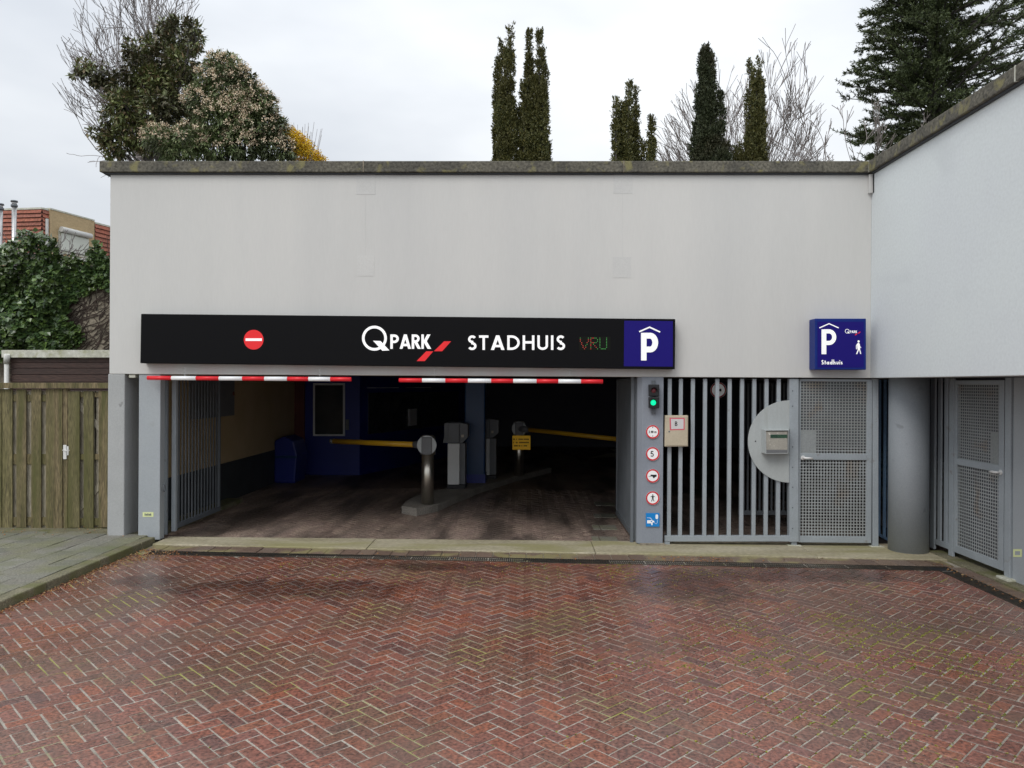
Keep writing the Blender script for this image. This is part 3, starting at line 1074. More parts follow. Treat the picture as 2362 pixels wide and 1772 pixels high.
def roofP(pr, T, k):
    pr.stroke([T(1865, 181), T(1931, 152), T(1998, 183)], 9 * k)
    pr.stroke([T(1894, 364), T(1894, 188)], 35 * k)
    cx_, cy_ = T(1925, 250)
    pts = [T(1894, 206)] + [T(1935 + 32 * math.cos(math.radians(a)), 250 + 44 * math.sin(math.radians(a))) for a in range(-90, 91, 12)] + [T(1894, 294)]
    pr.stroke(pts, 37 * k)


p = Print(planeY(YF - .001))
roofP(p, z7, 1 / 2.765)
p.build('parking_symbol', 'white', sg)
# dot display
b = MB()
pxbox(b, *(800 + 1481 / 2.765, 800 + 1682 / 2.765, 700 + 212 / 2.765, 700 + 300 / 2.765), YS - .003, YS + .01)
b.build('dot_display', 'ledbg', sg)
pats = {'V': ["1000001", "1000001", "1000001", "0100010", "0100010", "0010100", "0010100", "0001000"],
        'B': ["111110", "100001", "100001", "111110", "101000", "100100", "100010", "100001"],
        'J': ["1000010", "1000010", "1000010", "1000010", "1000010", "1000010", "1000010", "0111100"]}
pr_, pg_ = Print(planeY(YS - .004), 0), Print(planeY(YS - .004), 0)
xx = 800 + 1487 / 2.765
for ch_ in 'VBJ':
    pt = pats[ch_]
    for r_, row in enumerate(pt):
        for c_, v in enumerate(row):
            if v == '1':
                X, Y = xx + c_ * 3.1, 700 + 219 / 2.765 + r_ * 3.55
                q = pg_ if (ch_ == 'J' or (r_ + c_) % 3 == 0 or (ch_ == 'B' and r_ < 4 and c_ > 2)) else pr_
                q.rect(X, X + 1.7, Y, Y + 1.7)
    xx += len(pt[0]) * 3.1 + 2.4
pr_.build('display_dots', 'ledr', sg)['kind'] = 'stuff'
pg_.build('display_dots', 'ledg', sg)['kind'] = 'stuff'

# pedestrian lightbox
YP = D - .22
ps = thing('pedestrian_sign', 'square blue lightbox above the perforated door with white P and walking figure', 'sign', at(1930, 800, D))
b = MB()
f4 = [at(1880, 735, YP), at(1998, 735, YP), at(1998, 853, YP), at(1880, 853, YP)]
b.hexa(f4, [Vector((p_.x + .002, D - .002, p_.z)) for p_ in f4])
b.build('housing', 'boxblue', ps, bevel=.008)


def zz(x, y):
    return 1840 + x / 8.295, 700 + y / 8.295


b = MB()
pxbox(b, *(zz(380, 350)[0], zz(1265, 350)[0], zz(380, 350)[1], zz(380, 1228)[1]), YP - .003, YP + .01)
b.build('face_panel', 'signblue', ps)
p = Print(planeY(YP - .0035))
k = 1 / 8.295
p.stroke([zz(415, 470), zz(600, 388), zz(785, 470)], 20 * k)
p.stroke([zz(502, 972), zz(502, 498)], 92 * k)
p.stroke([zz(502, 535)] + [zz(600 + 98 * math.cos(math.radians(a)), 646 + 111 * math.sin(math.radians(a))) for a in range(-90, 91, 12)] + [zz(502, 757)], 80 * k)
p.build('parking_symbol', 'white', ps)
pw, prd = Print(planeY(YP - .0035)), Print(planeY(YP - .0035))
logo(pw, prd, *zz(905, 490), .195 * 2.765 / 8.295 / 1 if False else .53 * k)
pw.build('logo', 'white', ps)
prd.build('logo_bars', 'signred', ps)
p = Print(planeY(YP - .0035))
write(p, 'Stadhuis', *zz(455, 1168), 84 * k, .19, .17, low=.62)
p.build('lettering', 'white', ps)


def walker(p, T, k):
    p.disc(*T(1165, 728), 21 * k, 20)
    p.poly([T(1135, 775), T(1160, 752), T(1185, 770), T(1195, 880), T(1150, 890), T(1140, 850)])
    p.stroke([T(1142, 775), T(1122, 810), T(1124, 878)], 14 * k)
    p.stroke([T(1180, 780), T(1188, 825), T(1213, 850)], 14 * k)
    p.stroke([T(1168, 870), T(1150, 915), T(1127, 970)], 22 * k)
    p.stroke([T(1175, 870), T(1195, 915), T(1205, 968)], 20 * k)


p = Print(planeY(YP - .0035))
walker(p, zz, k)
p.build('walking_figure', 'white', ps)

# height bars with chains
hb_g = 'red and white height limit bars hung under the entrance sign'
for (segs, yl, yr, chx, lab) in (
    ([300 + v / 3.16 for v in (128, 304, 483, 650, 820, 981, 1147, 1302, 1461, 1612)], 871.8, 875.0, (426.6, 737.7), 'red and white striped height bar on chains over the left entry lane'),
    ([800 + v / 2.765 for v in (333, 481, 629, 773, 921, 1061, 1210, 1349, 1493, 1633)], 877.2, 880.2, (1001.8, 1314.3), 'red and white striped height bar on chains over the lane nearest the traffic light')):
    YH = YS + .05
    m0 = at(sum(chx) / 2, 872, YH)
    hb = thing('height_bar', lab, 'height bar', m0, hb_g)
    n = len(segs) - 1
    for i in range(n):
        ya = yl + (yr - yl) * (segs[i] - segs[0]) / (segs[-1] - segs[0])
        yb_ = yl + (yr - yl) * (segs[i + 1] - segs[0]) / (segs[-1] - segs[0])
        MB().tube([at(segs[i], ya, YH), at(segs[i + 1] - .01, yb_, YH)], .0285, 16).build('bar_segment', 'barred' if i % 2 == 0 else 'barwhite', hb, smooth=True)
    for cx_ in chx:
        top, bot = at(cx_, 846, YH), at(cx_, 868, YH)
        b = MB()
        L_ = (top.z - bot.z)
        nl = 5
        for j in range(nl):
            zc = top.z - (j + .5) * L_ / nl
            hh_ = L_ / nl * .62
            pts = []
            for q in range(11):
                t_ = 2 * math.pi * q / 10
                dx, dz = .009 * math.cos(t_), hh_ * math.sin(t_)
                pts.append((top.x + (dx if j % 2 else 0) + .003 * j % .006, top.y + (0 if j % 2 else dx), zc + dz))
            b.tube(pts, .0028, 6, cap=False)
        b.build('chain', 'chain', hb, smooth=True)


# ---- signal post signs
YQ = D - .012


def z6(x, y):
    return 1440 + x / 4.15, 860 + y / 4.15


tl = thing('traffic_light', 'small black two-lamp traffic light showing green on the grey pillar', 'traffic light', at(1509, 925, D))
b = MB()
pxbox(b, 1497.5, 1521, 887, 914, D - .11, D - .03)
pxbox(b, 1497.5, 1521, 916, 942, D - .11, D - .03)
b.build('housing', 'darkbase', tl, bevel=.008)
b = MB()
pxbox(b, 1504, 1512, 878, 955, D - .03, D - .001)
pxbox(b, 1512, 1521, 912, 918, D - .06, D - .01)
b.build('bracket', 'darksteel', tl, bevel=.004)
for (cx, cy, m_) in ((1507.8, 901, 'redlamp'), (1507, 929, 'greenlamp')):
    c0 = at(cx, cy, D - .112)
    r_ = .042 if m_ == 'redlamp' else .047
    pts, rad = [], []
    for j in range(6):
        a = j / 5 * math.pi / 2 * .96
        pts.append((c0.x, c0.y + .02 - .03 * math.sin(a), c0.z))
        rad.append(r_ * math.cos(a))
    MB().tube(pts, rad, 24).build('lens', m_, tl, smooth=True, label='lit green lens' if m_ == 'greenlamp' else 'unlit dark red lens')
    b = MB()
    n = 18
    for j in range(n):
        a, a2 = math.radians(-10 + 200 * j / n), math.radians(-10 + 200 * (j + 1) / n)
        for (rr, y0_, y1_) in ((r_ + .006, -.045, .02),):
            P_ = [(c0.x + rr * math.cos(t_), c0.y + yy_, c0.z + rr * math.sin(t_)) for t_, yy_ in ((a, y0_), (a2, y0_), (a2, y1_), (a, y1_))]
            Q_ = [(c0.x + (rr - .003) * math.cos(t_), c0.y + yy_, c0.z + (rr - .003) * math.sin(t_)) for t_, yy_ in ((a, y0_), (a2, y0_), (a2, y1_), (a, y1_))]
            b.hexa(P_, Q_)
    b.build('visor', 'darkbase', tl)

sgroup = 'small traffic signs stacked on the grey pillar'


def round_sign(cx, cy, r, Y, label, group=sgroup):
    c = at(cx, cy, Y)
    t_ = thing('round_sign', label, 'sign', c, group)
    R__ = r / FPX * Y
    MB().tube([(c.x, Y - .006, c.z), (c.x, Y + .004, c.z)], R__, 40).build('plate', 'pwhite', t_)
    p = Print(planeY(Y - .0065))
    p.ring(cx, cy, r - 1.6, 3.1, 48)
    p.build('red_rim', 'pred', t_)
    return t_, Print(planeY(Y - .0075))


xs_ = 1505.5
t_, p = round_sign(xs_, 996.4, 15.5, YQ, 'round red-rimmed sign reading 2.00m, highest on the grey pillar')
write(p, '2', *z6(233, 577), 23 / 4.15, .18, .08)
write(p, '.', *z6(248, 577), 23 / 4.15, .18, .08)
write(p, '00', *z6(255, 577), 22 / 4.15, .24, .02)
write(p, 'm', *z6(287, 577), 26 / 4.15, .16, .08)
p.build('lettering', 'ink', t_)
for tri in ((519, 529), (609, 599)):
    p = Print(planeY(YQ - .0075))
    p.poly([z6(264, tri[0]), z6(280, tri[0]), z6(272, tri[1])])
    p.build('arrow', 'ink', t_)
t_, p = round_sign(xs_, 1047.2, 15.5, YQ, 'round red-rimmed sign with the number 5 on the grey pillar')
write(p, '5', *z6(251, 804), 55 / 4.15, .16, .1)
p.build('digit', 'ink', t_)
t_, p = round_sign(xs_, 1098, 15.5, YQ, 'round red-rimmed sign with a black trailer on the grey pillar')
p.rect(*(z6(252, 0)[0], z6(310, 0)[0]), z6(0, 976)[1], z6(0, 992)[1])
p.rect(z6(270, 0)[0], z6(306, 0)[0], z6(0, 990)[1], z6(0, 997)[1])
p.disc(*z6(283, 998), 10 / 4.15, 16)
p.stroke([z6(232, 992), z6(256, 992)], 3 / 4.15)
p.build('symbol', 'ink', t_)
t_, p = round_sign(xs_, 1149, 15.5, YQ, 'round red-rimmed sign with a black pedestrian on the grey pillar')
p.disc(*z6(272, 1170), 6 / 4.15, 14)
p.stroke([z6(252, 1190), z6(262, 1181), z6(283, 1181), z6(293, 1190)], 5 / 4.15)
p.poly([z6(264, 1180), z6(281, 1180), z6(279, 1208), z6(266, 1208)])
p.stroke([z6(269, 1205), z6(266, 1218), z6(260, 1232)], 6 / 4.15)
p.stroke([z6(276, 1205), z6(279, 1218), z6(286, 1230)], 6 / 4.15)
p.build('symbol', 'ink', t_)

c = at(1505.5, 1199.5, YQ)
ev = thing('charging_sign', 'square sky-blue electric car charging sign low on the grey pillar', 'sign', c)
b = MB()
pxbox(b, 1490, 1521, 1184, 1215, YQ - .006, YQ + .006)
b.build('plate', 'evblue', ev)
p = Print(planeY(YQ - .0068))
p.poly([z6(219, 1412), z6(268, 1412), z6(272, 1420), z6(272, 1442), z6(219, 1442)])
p.stroke([z6(219, 1388), z6(252, 1391), z6(268, 1412)], 4 / 4.15)
p.rect(z6(258, 0)[0], z6(271, 0)[0], z6(0, 1440)[1], z6(0, 1459)[1])
p.poly([z6(270, 1415), z6(286, 1417), z6(286, 1433), z6(270, 1433)])
p.stroke([z6(286, 1427), z6(296, 1444), z6(308, 1446), z6(316, 1438), z6(317, 1405)], 2.4 / 4.15)
p.poly([z6(299, 1365), z6(304, 1357), z6(319, 1357), z6(324, 1365), z6(324, 1393), z6(319, 1400), z6(304, 1400), z6(299, 1393)])
p.build('symbol', 'pwhite', ev)
p = Print(planeY(YQ - .0085))
p.stroke([z6(314, 1367), z6(309, 1367), z6(308, 1388)], 3 / 4.15)
p.stroke([z6(308, 1378), z6(314, 1376)], 3 / 4.15)
p.build('plug_mark', 'evblue', ev)
p = Print(planeY(YQ - .0085))
p.poly([z6(254, 1419), z6(268, 1421), z6(266, 1431), z6(254, 1429)])
p.build('car_lamp', 'evblue', ev)

# stickers
for (X, Yv, w_, h_, pl, lab) in ((341.5, 1187, 25, 11, 'post', 'small pale yellow sticker low on the grey post left of the open gate leaf'),
                                 (2347, 1276, 20, 18, 'wall', 'small yellow-green outlined sticker on the grey wall right of the side door')):
    if pl == 'post':
        mapf = planeY(D + .0135)
    else:
        mapf = lambda px, py, o: atx(px, py, XG - .002 - o)
    st = thing('sticker', lab, 'sticker', mapf(X, Yv, 0))
    p = Print(mapf)
    p.rect(X - w_ / 2, X + w_ / 2, Yv - h_ / 2, Yv + h_ / 2)
    p.build('backing', 'sticker', st)
    p = Print(lambda px, py, o, mf=mapf: mf(px, py, o + .001))
    if pl == 'post':
        for j in range(5):
            p.rect(X - 8 + j * 3.2, X - 8 + j * 3.2 + 2.3, Yv - 2.4 + (j % 2) * .8, Yv + 2.6)
    else:
        p.rect(X - 6, X + 6, Yv - 4.5, Yv + 4.5)
    p.build('print', 'darksteel' if pl == 'post' else 'post', st)

# ================================================================== BARRED FENCE, BOX, DOORS
YFn = D + .06


def vbar(b, px, w, ytop, ybot, Y, dep=.045):
    c = at(px, ytop, Y)
    c2 = at(px, ybot, Y)
    h = w / FPX * Y / 2
    b.box(c.x - h, c.x + h, Y, Y + dep, c2.z, c.z)


fn = thing('barred_fence', 'grey steel fence of vertical bars between signal pillar and pedestrian door', 'fence', at(1680, 1250, YFn))
for px in (1545.3, 1571, 1598.8, 1627, 1655, 1683.8, 1712.4, 1740.6, 1768.8, 1797):
    b = MB()
    vbar(b, px, 8.7, 874, 1236.2, YFn)
    b.build('bar', 'steel', fn, bevel=.004)
b = MB()
pxbox(b, 1533, 1820.5, 1236, 1249.5, YFn - .008, YFn + .055)
b.build('bottom_rail', 'steel', fn, bevel=.004)
b = MB()
pxbox(b, 1533, 1545, 1249.7, 1262, YFn - .004, YFn + .05)
b.build('foot', 'steel', fn)
# half-round sheet panel
cP = at(1820, 1018.5, YFn - .012)
Rp = 94 / FPX * YFn
outl = [(cP.x - Rp * math.sin(math.pi * i / 40), cP.z + Rp * math.cos(math.pi * i / 40)) for i in range(41)]
MB().hexa([(q[0], YFn - .026, q[1]) for q in outl], [(q[0], YFn - .010, q[1]) for q in outl]).build('half_round_panel', 'discpanel', fn, bevel=.002)
MB().tube([at(1742.7, 1018, YFn - .03), at(1742.7, 1018, YFn - .02)], .009, 10).build('bolt', 'darkbase', fn)
ic = thing('intercom', 'beige intercom unit with green display on the half-round panel of the fence', 'intercom', at(1790, 1018, YFn - .03))


def z4(x, y):
    return 1700 + x / 6.9125, 880 + y / 6.9125


YI = YFn - .17
a_, b_, c_, d_ = [z4(*q) for q in ((400, 760), (830, 760), (830, 1140), (400, 1140))]
b = MB()
bk = [at(*q, YFn - .027) for q in (z4(388, 757), z4(835, 757), z4(835, 1140), z4(388, 1135))]
ft = [at(*q, YI) for q in (z4(455, 778), z4(822, 775), z4(815, 1150), z4(460, 1155))]
n4 = 4
# open-fronted hood: four walls
for i in range(4):
    j = (i + 1) % 4
    cen = sum(ft, Vector()) / 4
    ins = lambda v: v + (cen - v) * .045
    b.hexa([bk[i], bk[j], ft[j], ft[i]], [ins(bk[i]), ins(bk[j]), ins(ft[j]), ins(ft[i])])
b.build('hood', 'discpanel', ic)
b = MB()
pxbox(b, *(z4(462, 0)[0], z4(806, 0)[0], z4(0, 800)[1], z4(0, 1092)[1]), YI + .012, YFn - .03)
b.build('face_plate', 'intercom', ic, bevel=.003)
b = MB()
pxbox(b, *(z4(533, 0)[0], z4(800, 0)[0], z4(0, 848)[1], z4(0, 903)[1]), YI + .009, YI + .02)
b.build('display', 'lcd', ic)
b = MB()
pxbox(b, *(z4(462, 0)[0], z4(806, 0)[0], z4(0, 1094)[1], z4(0, 1150)[1]), YI + .004, YFn - .03)
b.build('lower_lip', 'machinegrey', ic, bevel=.004)

# box B
YX = YFn - .09
jb = thing('meter_box', 'cream plastic meter box marked B on the first fence bars', 'box', at(1560, 995, YFn))
b = MB()
pxbox(b, 0, 0, 0, 0, YX, YFn - .003, cs=[(1534.5, 958.5), (1587.5, 958.5), (1587, 1030), (1533.5, 1030.5)])
b.build('case', 'cream', jb, bevel=.006)
b = MB()
pxbox(b, 1536.5, 1585.5, 960.5, 1028, YX - .006, YX + .002)
b.build('door', 'cream', jb, bevel=.004)
p = Print(planeY(YX - .0065))
p.poly([z6(433, 431), z6(578, 432), z6(577, 548), z6(437, 551)])
p.build('label_border', 'pink', jb)
p = Print(planeY(YX - .0078))
p.poly([z6(446, 442), z6(568, 443), z6(567, 537), z6(449, 540)])
p.build('label_paper', 'paper', jb)
p = Print(planeY(YX - .0090))
write(p, 'B', *z6(485, 509), 43 / 4.15, .15, 0)
p.build('letter', 'ink', jb)
cl_ = at(*z6(430, 563), YX - .006)
MB().tube([(cl_.x, YX - .01, cl_.z), (cl_.x, YX - .004, cl_.z)], .011, 12).build('lock', 'greenlamp' if False else 'darksteel', jb)

# wide post between fence and door, second post to the right
dpost = thing('door_post', 'wide grey steel door post with bolt heads beside the half-round panel', 'post', at(1832, 1262, YFn))
b = MB()
pxbox(b, 1821.2, 1842.5, 874, 1250, YFn - .03, YFn + .07)
b.build('post', 'steel', dpost, bevel=.004)
b = MB()
pxbox(b, 1826, 1838, 1250.2, 1268, YFn, YFn + .05)
b.build('foot', 'steel', dpost)
pf = at(1832, 1268, YFn)
MB().box(pf.x - .09, pf.x + .09, YFn - .04, YFn + .1, .0, .028).build('base_plate', 'whitetrim', dpost, bevel=.01)
for yy in (902, 937, 1031, 1078, 1124, 1171, 1219):
    c0 = at(1828, yy, YFn - .03)
    MB().tube([(c0.x, YFn - .036, c0.z), (c0.x, YFn - .029, c0.z)], .009, 8).build('bolt', 'darksteel', dpost)
dp2 = thing('slim_post', 'slim grey steel post between perforated door and round column', 'post', at(2020, 1268, YFn))
b = MB()
pxbox(b, 2013.5, 2026.5, 874, 1266, YFn - .01, YFn + .06)
b.build('post', 'steel', dp2, bevel=.004)
pf = at(2020, 1268, YFn)
MB().box(pf.x - .08, pf.x + .1, YFn - .05, YFn + .09, .0, .026).build('base_plate', 'whitetrim', dp2, bevel=.01)


def perforated(b, P, u, v, wid, hei, nx, ny, bar):
    """grid of flat bars from corner P along unit vectors u (across) and v (up)"""
    n = u.cross(v)
    for i in range(nx + 1):
        c = P + u * (wid * i / nx)
        a = c - u * bar / 2
        b.hexa([a, a + u * bar, a + u * bar + v * hei, a + v * hei], [q + n * .003 for q in (a, a + u * bar, a + u * bar + v * hei, a + v * hei)])
    for j in range(ny + 1):
        c = P + v * (hei * j / ny) + n * .0007
        a = c - v * bar / 2
        b.hexa([a, a + u * wid, a + u * wid + v * bar, a + v * bar], [q + n * .0016 for q in (a, a + u * wid, a + u * wid + v * bar, a + v * bar)])


def handle(parent, P, u, out):
    """lever handle: rose at P, lever along u, out = towards viewer"""
    MB().tube([P, P + out * .012], .03, 16).build('rose', 'latch', parent, smooth=True)
    MB().tube([P, P + out * .05, P + out * .062 + u * .02, P + out * .062 + u * .07, P + out * .058 + u * .115 + Vector((0, 0, -.006))], [.014, .014, .015, .014, .012], 10).build('lever', 'latch', parent, smooth=True)


dr = thing('perforated_door', 'grey perforated steel pedestrian door facing the forecourt below the blue P sign', 'door', at(1925, 1255, YFn))
x0, x1 = at(1843.5, 1060, YFn).x, at(2011, 1060, YFn).x
zt_, zb_ = at(1925, 875, YFn).z, at(1925, 1252, YFn).z
zm1, zm0 = at(1925, 1047, YFn).z, at(1925, 1061, YFn).z
z_in0, z_in1 = at(1925, 1238, YFn).z, at(1925, 880, YFn).z
xs0, xs1 = at(1847, 1060, YFn).x, at(1999.5, 1060, YFn).x
for nm, q in (('stile', (x0, xs0 - .0005, zb_, zt_)), ('stile', (xs1 + .0005, x1, zb_, zt_)), ('rail', (xs0, xs1, zb_, z_in0)), ('rail', (xs0, xs1, zm0, zm1)), ('rail', (xs0, xs1, z_in1, zt_))):
    MB().box(q[0], q[1], YFn + .0, YFn + .045, q[2], q[3]).build('door_' + nm, 'steel', dr, bevel=.003)
UX, UZ = Vector((1, 0, 0)), Vector((0, 0, 1))
for (za, zb2) in ((z_in0, zm0), (zm1, z_in1)):
    b = MB()
    perforated(b, Vector((xs0, YFn + .022, za)), UX, UZ, xs1 - xs0, zb2 - za, 22, 25, .0145)
    b.build('perforated_panel', 'mesh', dr)
pc0, pc1 = at(1847, 1046.5, YFn), at(1885, 992, YFn)
MB().box(pc0.x, pc1.x, YFn + .026, YFn + .030, pc0.z, pc1.z).build('blanking_plate', 'mesh', dr)
handle(dr, at(1852, 1056, YFn), UX, Vector((0, -1, 0)))

# side fence behind, blue-grey bars between post and column
sf = thing('side_fence', 'blue-grey barred screen glimpsed between the slim post and the round column', 'fence', at(2040, 1235, 11.0))
for px, w_ in ((2031, 4.5), (2043, 6), (2053, 5)):
    b = MB()
    Yq = 11.25 - (px - 2031) * .012
    vbar(b, px, w_, 876, 1236 + (px - 2031) * .4, Yq, .03)
    b.build('bar', 'bluesteel', sf, bevel=.003)
p0, p1 = at(2029, 1234, 11.27), at(2058, 1250, 10.92)
MB().tube([p0, p1], .022, 4).build('bottom_rail', 'bluesteel', sf)

# inner gate behind the barred fence, dark
ig = thing('inner_gate', 'dark barred gate inside the garage behind the half-round panel', 'gate', at(1760, 1200, 11.9))
for j in range(13):
    b = MB()
    vbar(b, 1708 + j * 9.2, 3.6, 885, 1178, 11.9, .03)
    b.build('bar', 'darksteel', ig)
b = MB()
pxbox(b, 1704, 1824, 1178, 1188, 11.9, 11.94)
b.build('bottom_rail', 'darksteel', ig)
t_, p = round_sign(1657, 900, 18, 13.2, 'dim round red-rimmed sign hanging inside the garage behind the fence bars', None)
p.rect(1650, 1664, 897, 903)
p.build('symbol', 'ink', t_)
cS = at(1657, 884, 13.2)
MB().box(cS.x - .004, cS.x + .004, 13.2, 13.21, cS.z, ZB + .06).build('hanger', 'darksteel', t_)

# ---- under the wing: doors and bars on the plane x = XG
sd = thing('side_barred_fence', 'narrow grey barred fence under the wing right of the round column', 'fence', (XG, 9.9, 0))


def wy(px, py=1100):
    return atx(px, py, XG).y


for (pa, pb, zb__, nm) in ((2147, 2157, .02, 'post'), (2190, 2200.5, .02, 'post'), (2162.5, 2170.5, .16, 'bar'), (2177, 2185, .16, 'bar')):
    y1_, y0_ = wy(pa), wy(pb)
    b = MB().box(XG - (.01 if nm == 'post' else 0), XG + .02, y0_, y1_, zb__, ZB - .001)
    b.build(nm, 'steel', sd, bevel=.004)
MB().box(XG - .004, XG + .04, wy(2190), wy(2157), .09, .158).build('bottom_rail', 'steel', sd, bevel=.004)
sdr = thing('side_perforated_door', 'grey perforated steel door under the overhanging wing at the right', 'door', (XG, (wy(2201) + wy(2317)) / 2, .05))
ya, yb2 = wy(2202), wy(2317)         # far, near
yi0, yi1 = wy(2208), wy(2305)
zd0, zd1 = .09, ZB - .03
zm = atx(2207, 1064, XG).z
for (a, c, z0, z1) in ((ya, yi0 + .0005, zd0, zd1), (yi1 - .0005, yb2, zd0, zd1), (yi0, yi1, zd0, zd0 + .09), (yi0, yi1, zm - .04, zm + .04), (yi0, yi1, zd1 - .05, zd1)):
    MB().box(XG - .01, XG + .035, min(a, c), max(a, c), z0, z1).build('door_stile' if z1 - z0 > 1 else 'door_rail', 'steel', sdr, bevel=.003)
UYm = Vector((0, -1, 0))
for (za, zb2_) in ((zd0 + .09, zm - .04), (zm + .04, zd1 - .05)):
    b = MB()
    perforated(b, Vector((XG + .012, yi0, za)), UYm, UZ, yi0 - yi1, zb2_ - za, 19, 25, .0145)
    b.build('perforated_panel', 'mesh', sdr)
q0, q1 = atx(2282, 1075, XG), atx(2304, 1006, XG)
MB().box(XG + .018, XG + .022, min(q0.y, q1.y), max(q0.y, q1.y), zm + .04, zm + .42).build('blanking_plate', 'mesh', sdr)
handle(sdr, atx(2309, 1090, XG - .01), Vector((0, 1, 0)), Vector((-1, 0, 0)))
sp2 = thing('jamb_post', 'grey steel jamb post between the side door and the lower grey wall', 'post', (XG, wy(2329), .02))
MB().box(XG - .02, XG + .06, wy(2334.5), wy(2321), .02, ZB - .001).build('post', 'steel', sp2, bevel=.005)
MB().box(XG - .09, XG + .1, wy(2345), wy(2316), .0, .045).build('base_plate', 'whitetrim', sp2, bevel=.01)
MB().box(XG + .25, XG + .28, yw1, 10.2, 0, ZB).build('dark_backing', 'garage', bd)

# ================================================================== VEHICLE GATE LEAVES
glg = 'barred gate leaves folded open into the garage'


def gate_leaf(X, Yn, Yf, z0, z1, nbar, label, matb, inward, bw=.03):
    t = thing('gate_leaf', label, 'gate', (X, Yn, 0), glg)
    MB().box(X - .03, X + .03, Yn - .035, Yn + .035, z0 - .03, z1).build('hinge_stile', 'steel', t, bevel=.006)
    MB().box(X - .02, X + .02, Yf - .05, Yf, z0 + .07, z1 - .05).build('end_stile', matb, t, bevel=.004)
    MB().box(X - .022, X + .022, Yn + .036, Yf, z0, z0 + .069).build('bottom_rail', matb, t, bevel=.004)
    MB().box(X - .022, X + .022, Yn + .036, Yf, z1 - .05, z1 + .0).build('top_rail', matb, t, bevel=.004)
    m = MB().box(-.006, .006, -bw / 2, bw / 2, z0 + .0695, z1 - .051)
    first = None
    for j in range(nbar):
        yy = Yn + .08 + (Yf - Yn - .16) * (j + .5) / nbar
        if first is None:
            first = m.build('gate_bar', matb, None)
            first.parent = t
        o = first if j == 0 else first.copy()
        if j:
            COL.objects.link(o)
        o.location = (0, yy - Yn, 0)
    return t


XGl = at(402, 1219, 10.85).x
Yfar = 10.85
for _ in range(200):
    if CX + FPX * ((Vector((XGl, Yfar, 1)) - EYE).dot(_r2) / (Vector((XGl, Yfar, 1)) - EYE).dot(_f)) > 506:
        break
    Yfar += .02
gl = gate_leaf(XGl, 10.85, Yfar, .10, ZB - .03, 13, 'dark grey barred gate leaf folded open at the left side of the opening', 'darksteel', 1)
MB().box(XGl - .14, XGl - .10, 10.83, 10.87, .02, ZB).build('pivot_post', 'steel', gl)
XGr = at(1461, 1244, 10.72).x
Yfar = 10.72
for _ in range(300):
    if CX + FPX * ((Vector((XGr, Yfar, 1)) - EYE).dot(_r2) / (Vector((XGr, Yfar, 1)) - EYE).dot(_f)) < 1424:
        break
    Yfar += .02
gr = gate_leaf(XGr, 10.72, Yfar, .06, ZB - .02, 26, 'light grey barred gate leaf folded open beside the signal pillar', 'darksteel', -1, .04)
MB().box(s0 - .07, s0 - .03, 10.62, 10.68, .02, ZB).build('pivot_post', 'darksteel', gr)
# small lock ring on the left post
rg_ = at(377, 1127, D + .08)
MB().tube([(rg_.x + .012, rg_.y + .03 * math.cos(t), rg_.z + .045 * math.sin(t)) for t in [2 * math.pi * i / 16 for i in range(17)]], .007, 6, cap=False).build('latch_ring', 'darksteel', bd)

# ================================================================== INSIDE THE GARAGE
isl = thing('traffic_island', 'low curved concrete traffic island carrying barriers and ticket machines', 'traffic island', (-1.6, 14.5, 0))
edge = [(926, 1184), (960, 1190), (1010, 1180), (1100, 1140), (1190, 1110), (1272, 1090), (1262, 1086), (1180, 1100), (1085, 1128), (1000, 1146), (960, 1158), (935, 1172)]
E_ = [atg(x_, y_, .0) for x_, y_ in edge]
MB().hexa([(q.x, q.y, -.02) for q in E_], [(q.x, q.y, .12) for q in E_]).build('kerb_body', 'islandstone', isl, bevel=.015)


def barrier(px, pyb, pyt, Y, arm, label, scale):
    base = at(px, pyb, Y)
    t = thing('barrier', label, 'barrier', (base.x, Y, .12), 'yellow-armed parking barriers on the traffic island')
    ztop = at(px, pyt, Y).z
    r = .115
    MB().tube([(base.x, Y, .12), (base.x, Y, ztop - .22)], r * .92, 32).build('post', 'stainless', t, smooth=True)
    MB().tube([(base.x, Y, ztop - .34), (base.x, Y, ztop - .04), (base.x, Y, ztop - .005), (base.x, Y, ztop)], [r * 1.16, r * 1.16, r * .8, r * .2], 32).build('head', 'stainless', t, smooth=True)
    MB().tube([(base.x, Y - .145, ztop - .17), (base.x, Y - .10, ztop - .17)], .165, 36).build('disc', 'discpanel', t, smooth=False)
    MB().box(base.x - .09, base.x + .09, Y - .165, Y - .06, ztop - .33, ztop - .03).build('head_cover', 'machinegrey', t, bevel=.02)
    d = (arm - Vector((base.x, Y, ztop - .16))).normalized()
    s_ = Vector((base.x, Y - .08, ztop - .17))
    MB().tube([s_, s_ + d * .28], [.085, .06], 20).build('arm_socket', 'machinegrey', t, smooth=True)
    MB().tube([s_ + d * .24, arm], .048 if scale > 0 else .045, 16).build('arm', 'yellow', t, smooth=True)
    MB().tube([arm, arm + d * .08], [.052, .045], 16).build('arm_tip', 'machinegrey', t, smooth=True)
    return t, base, ztop


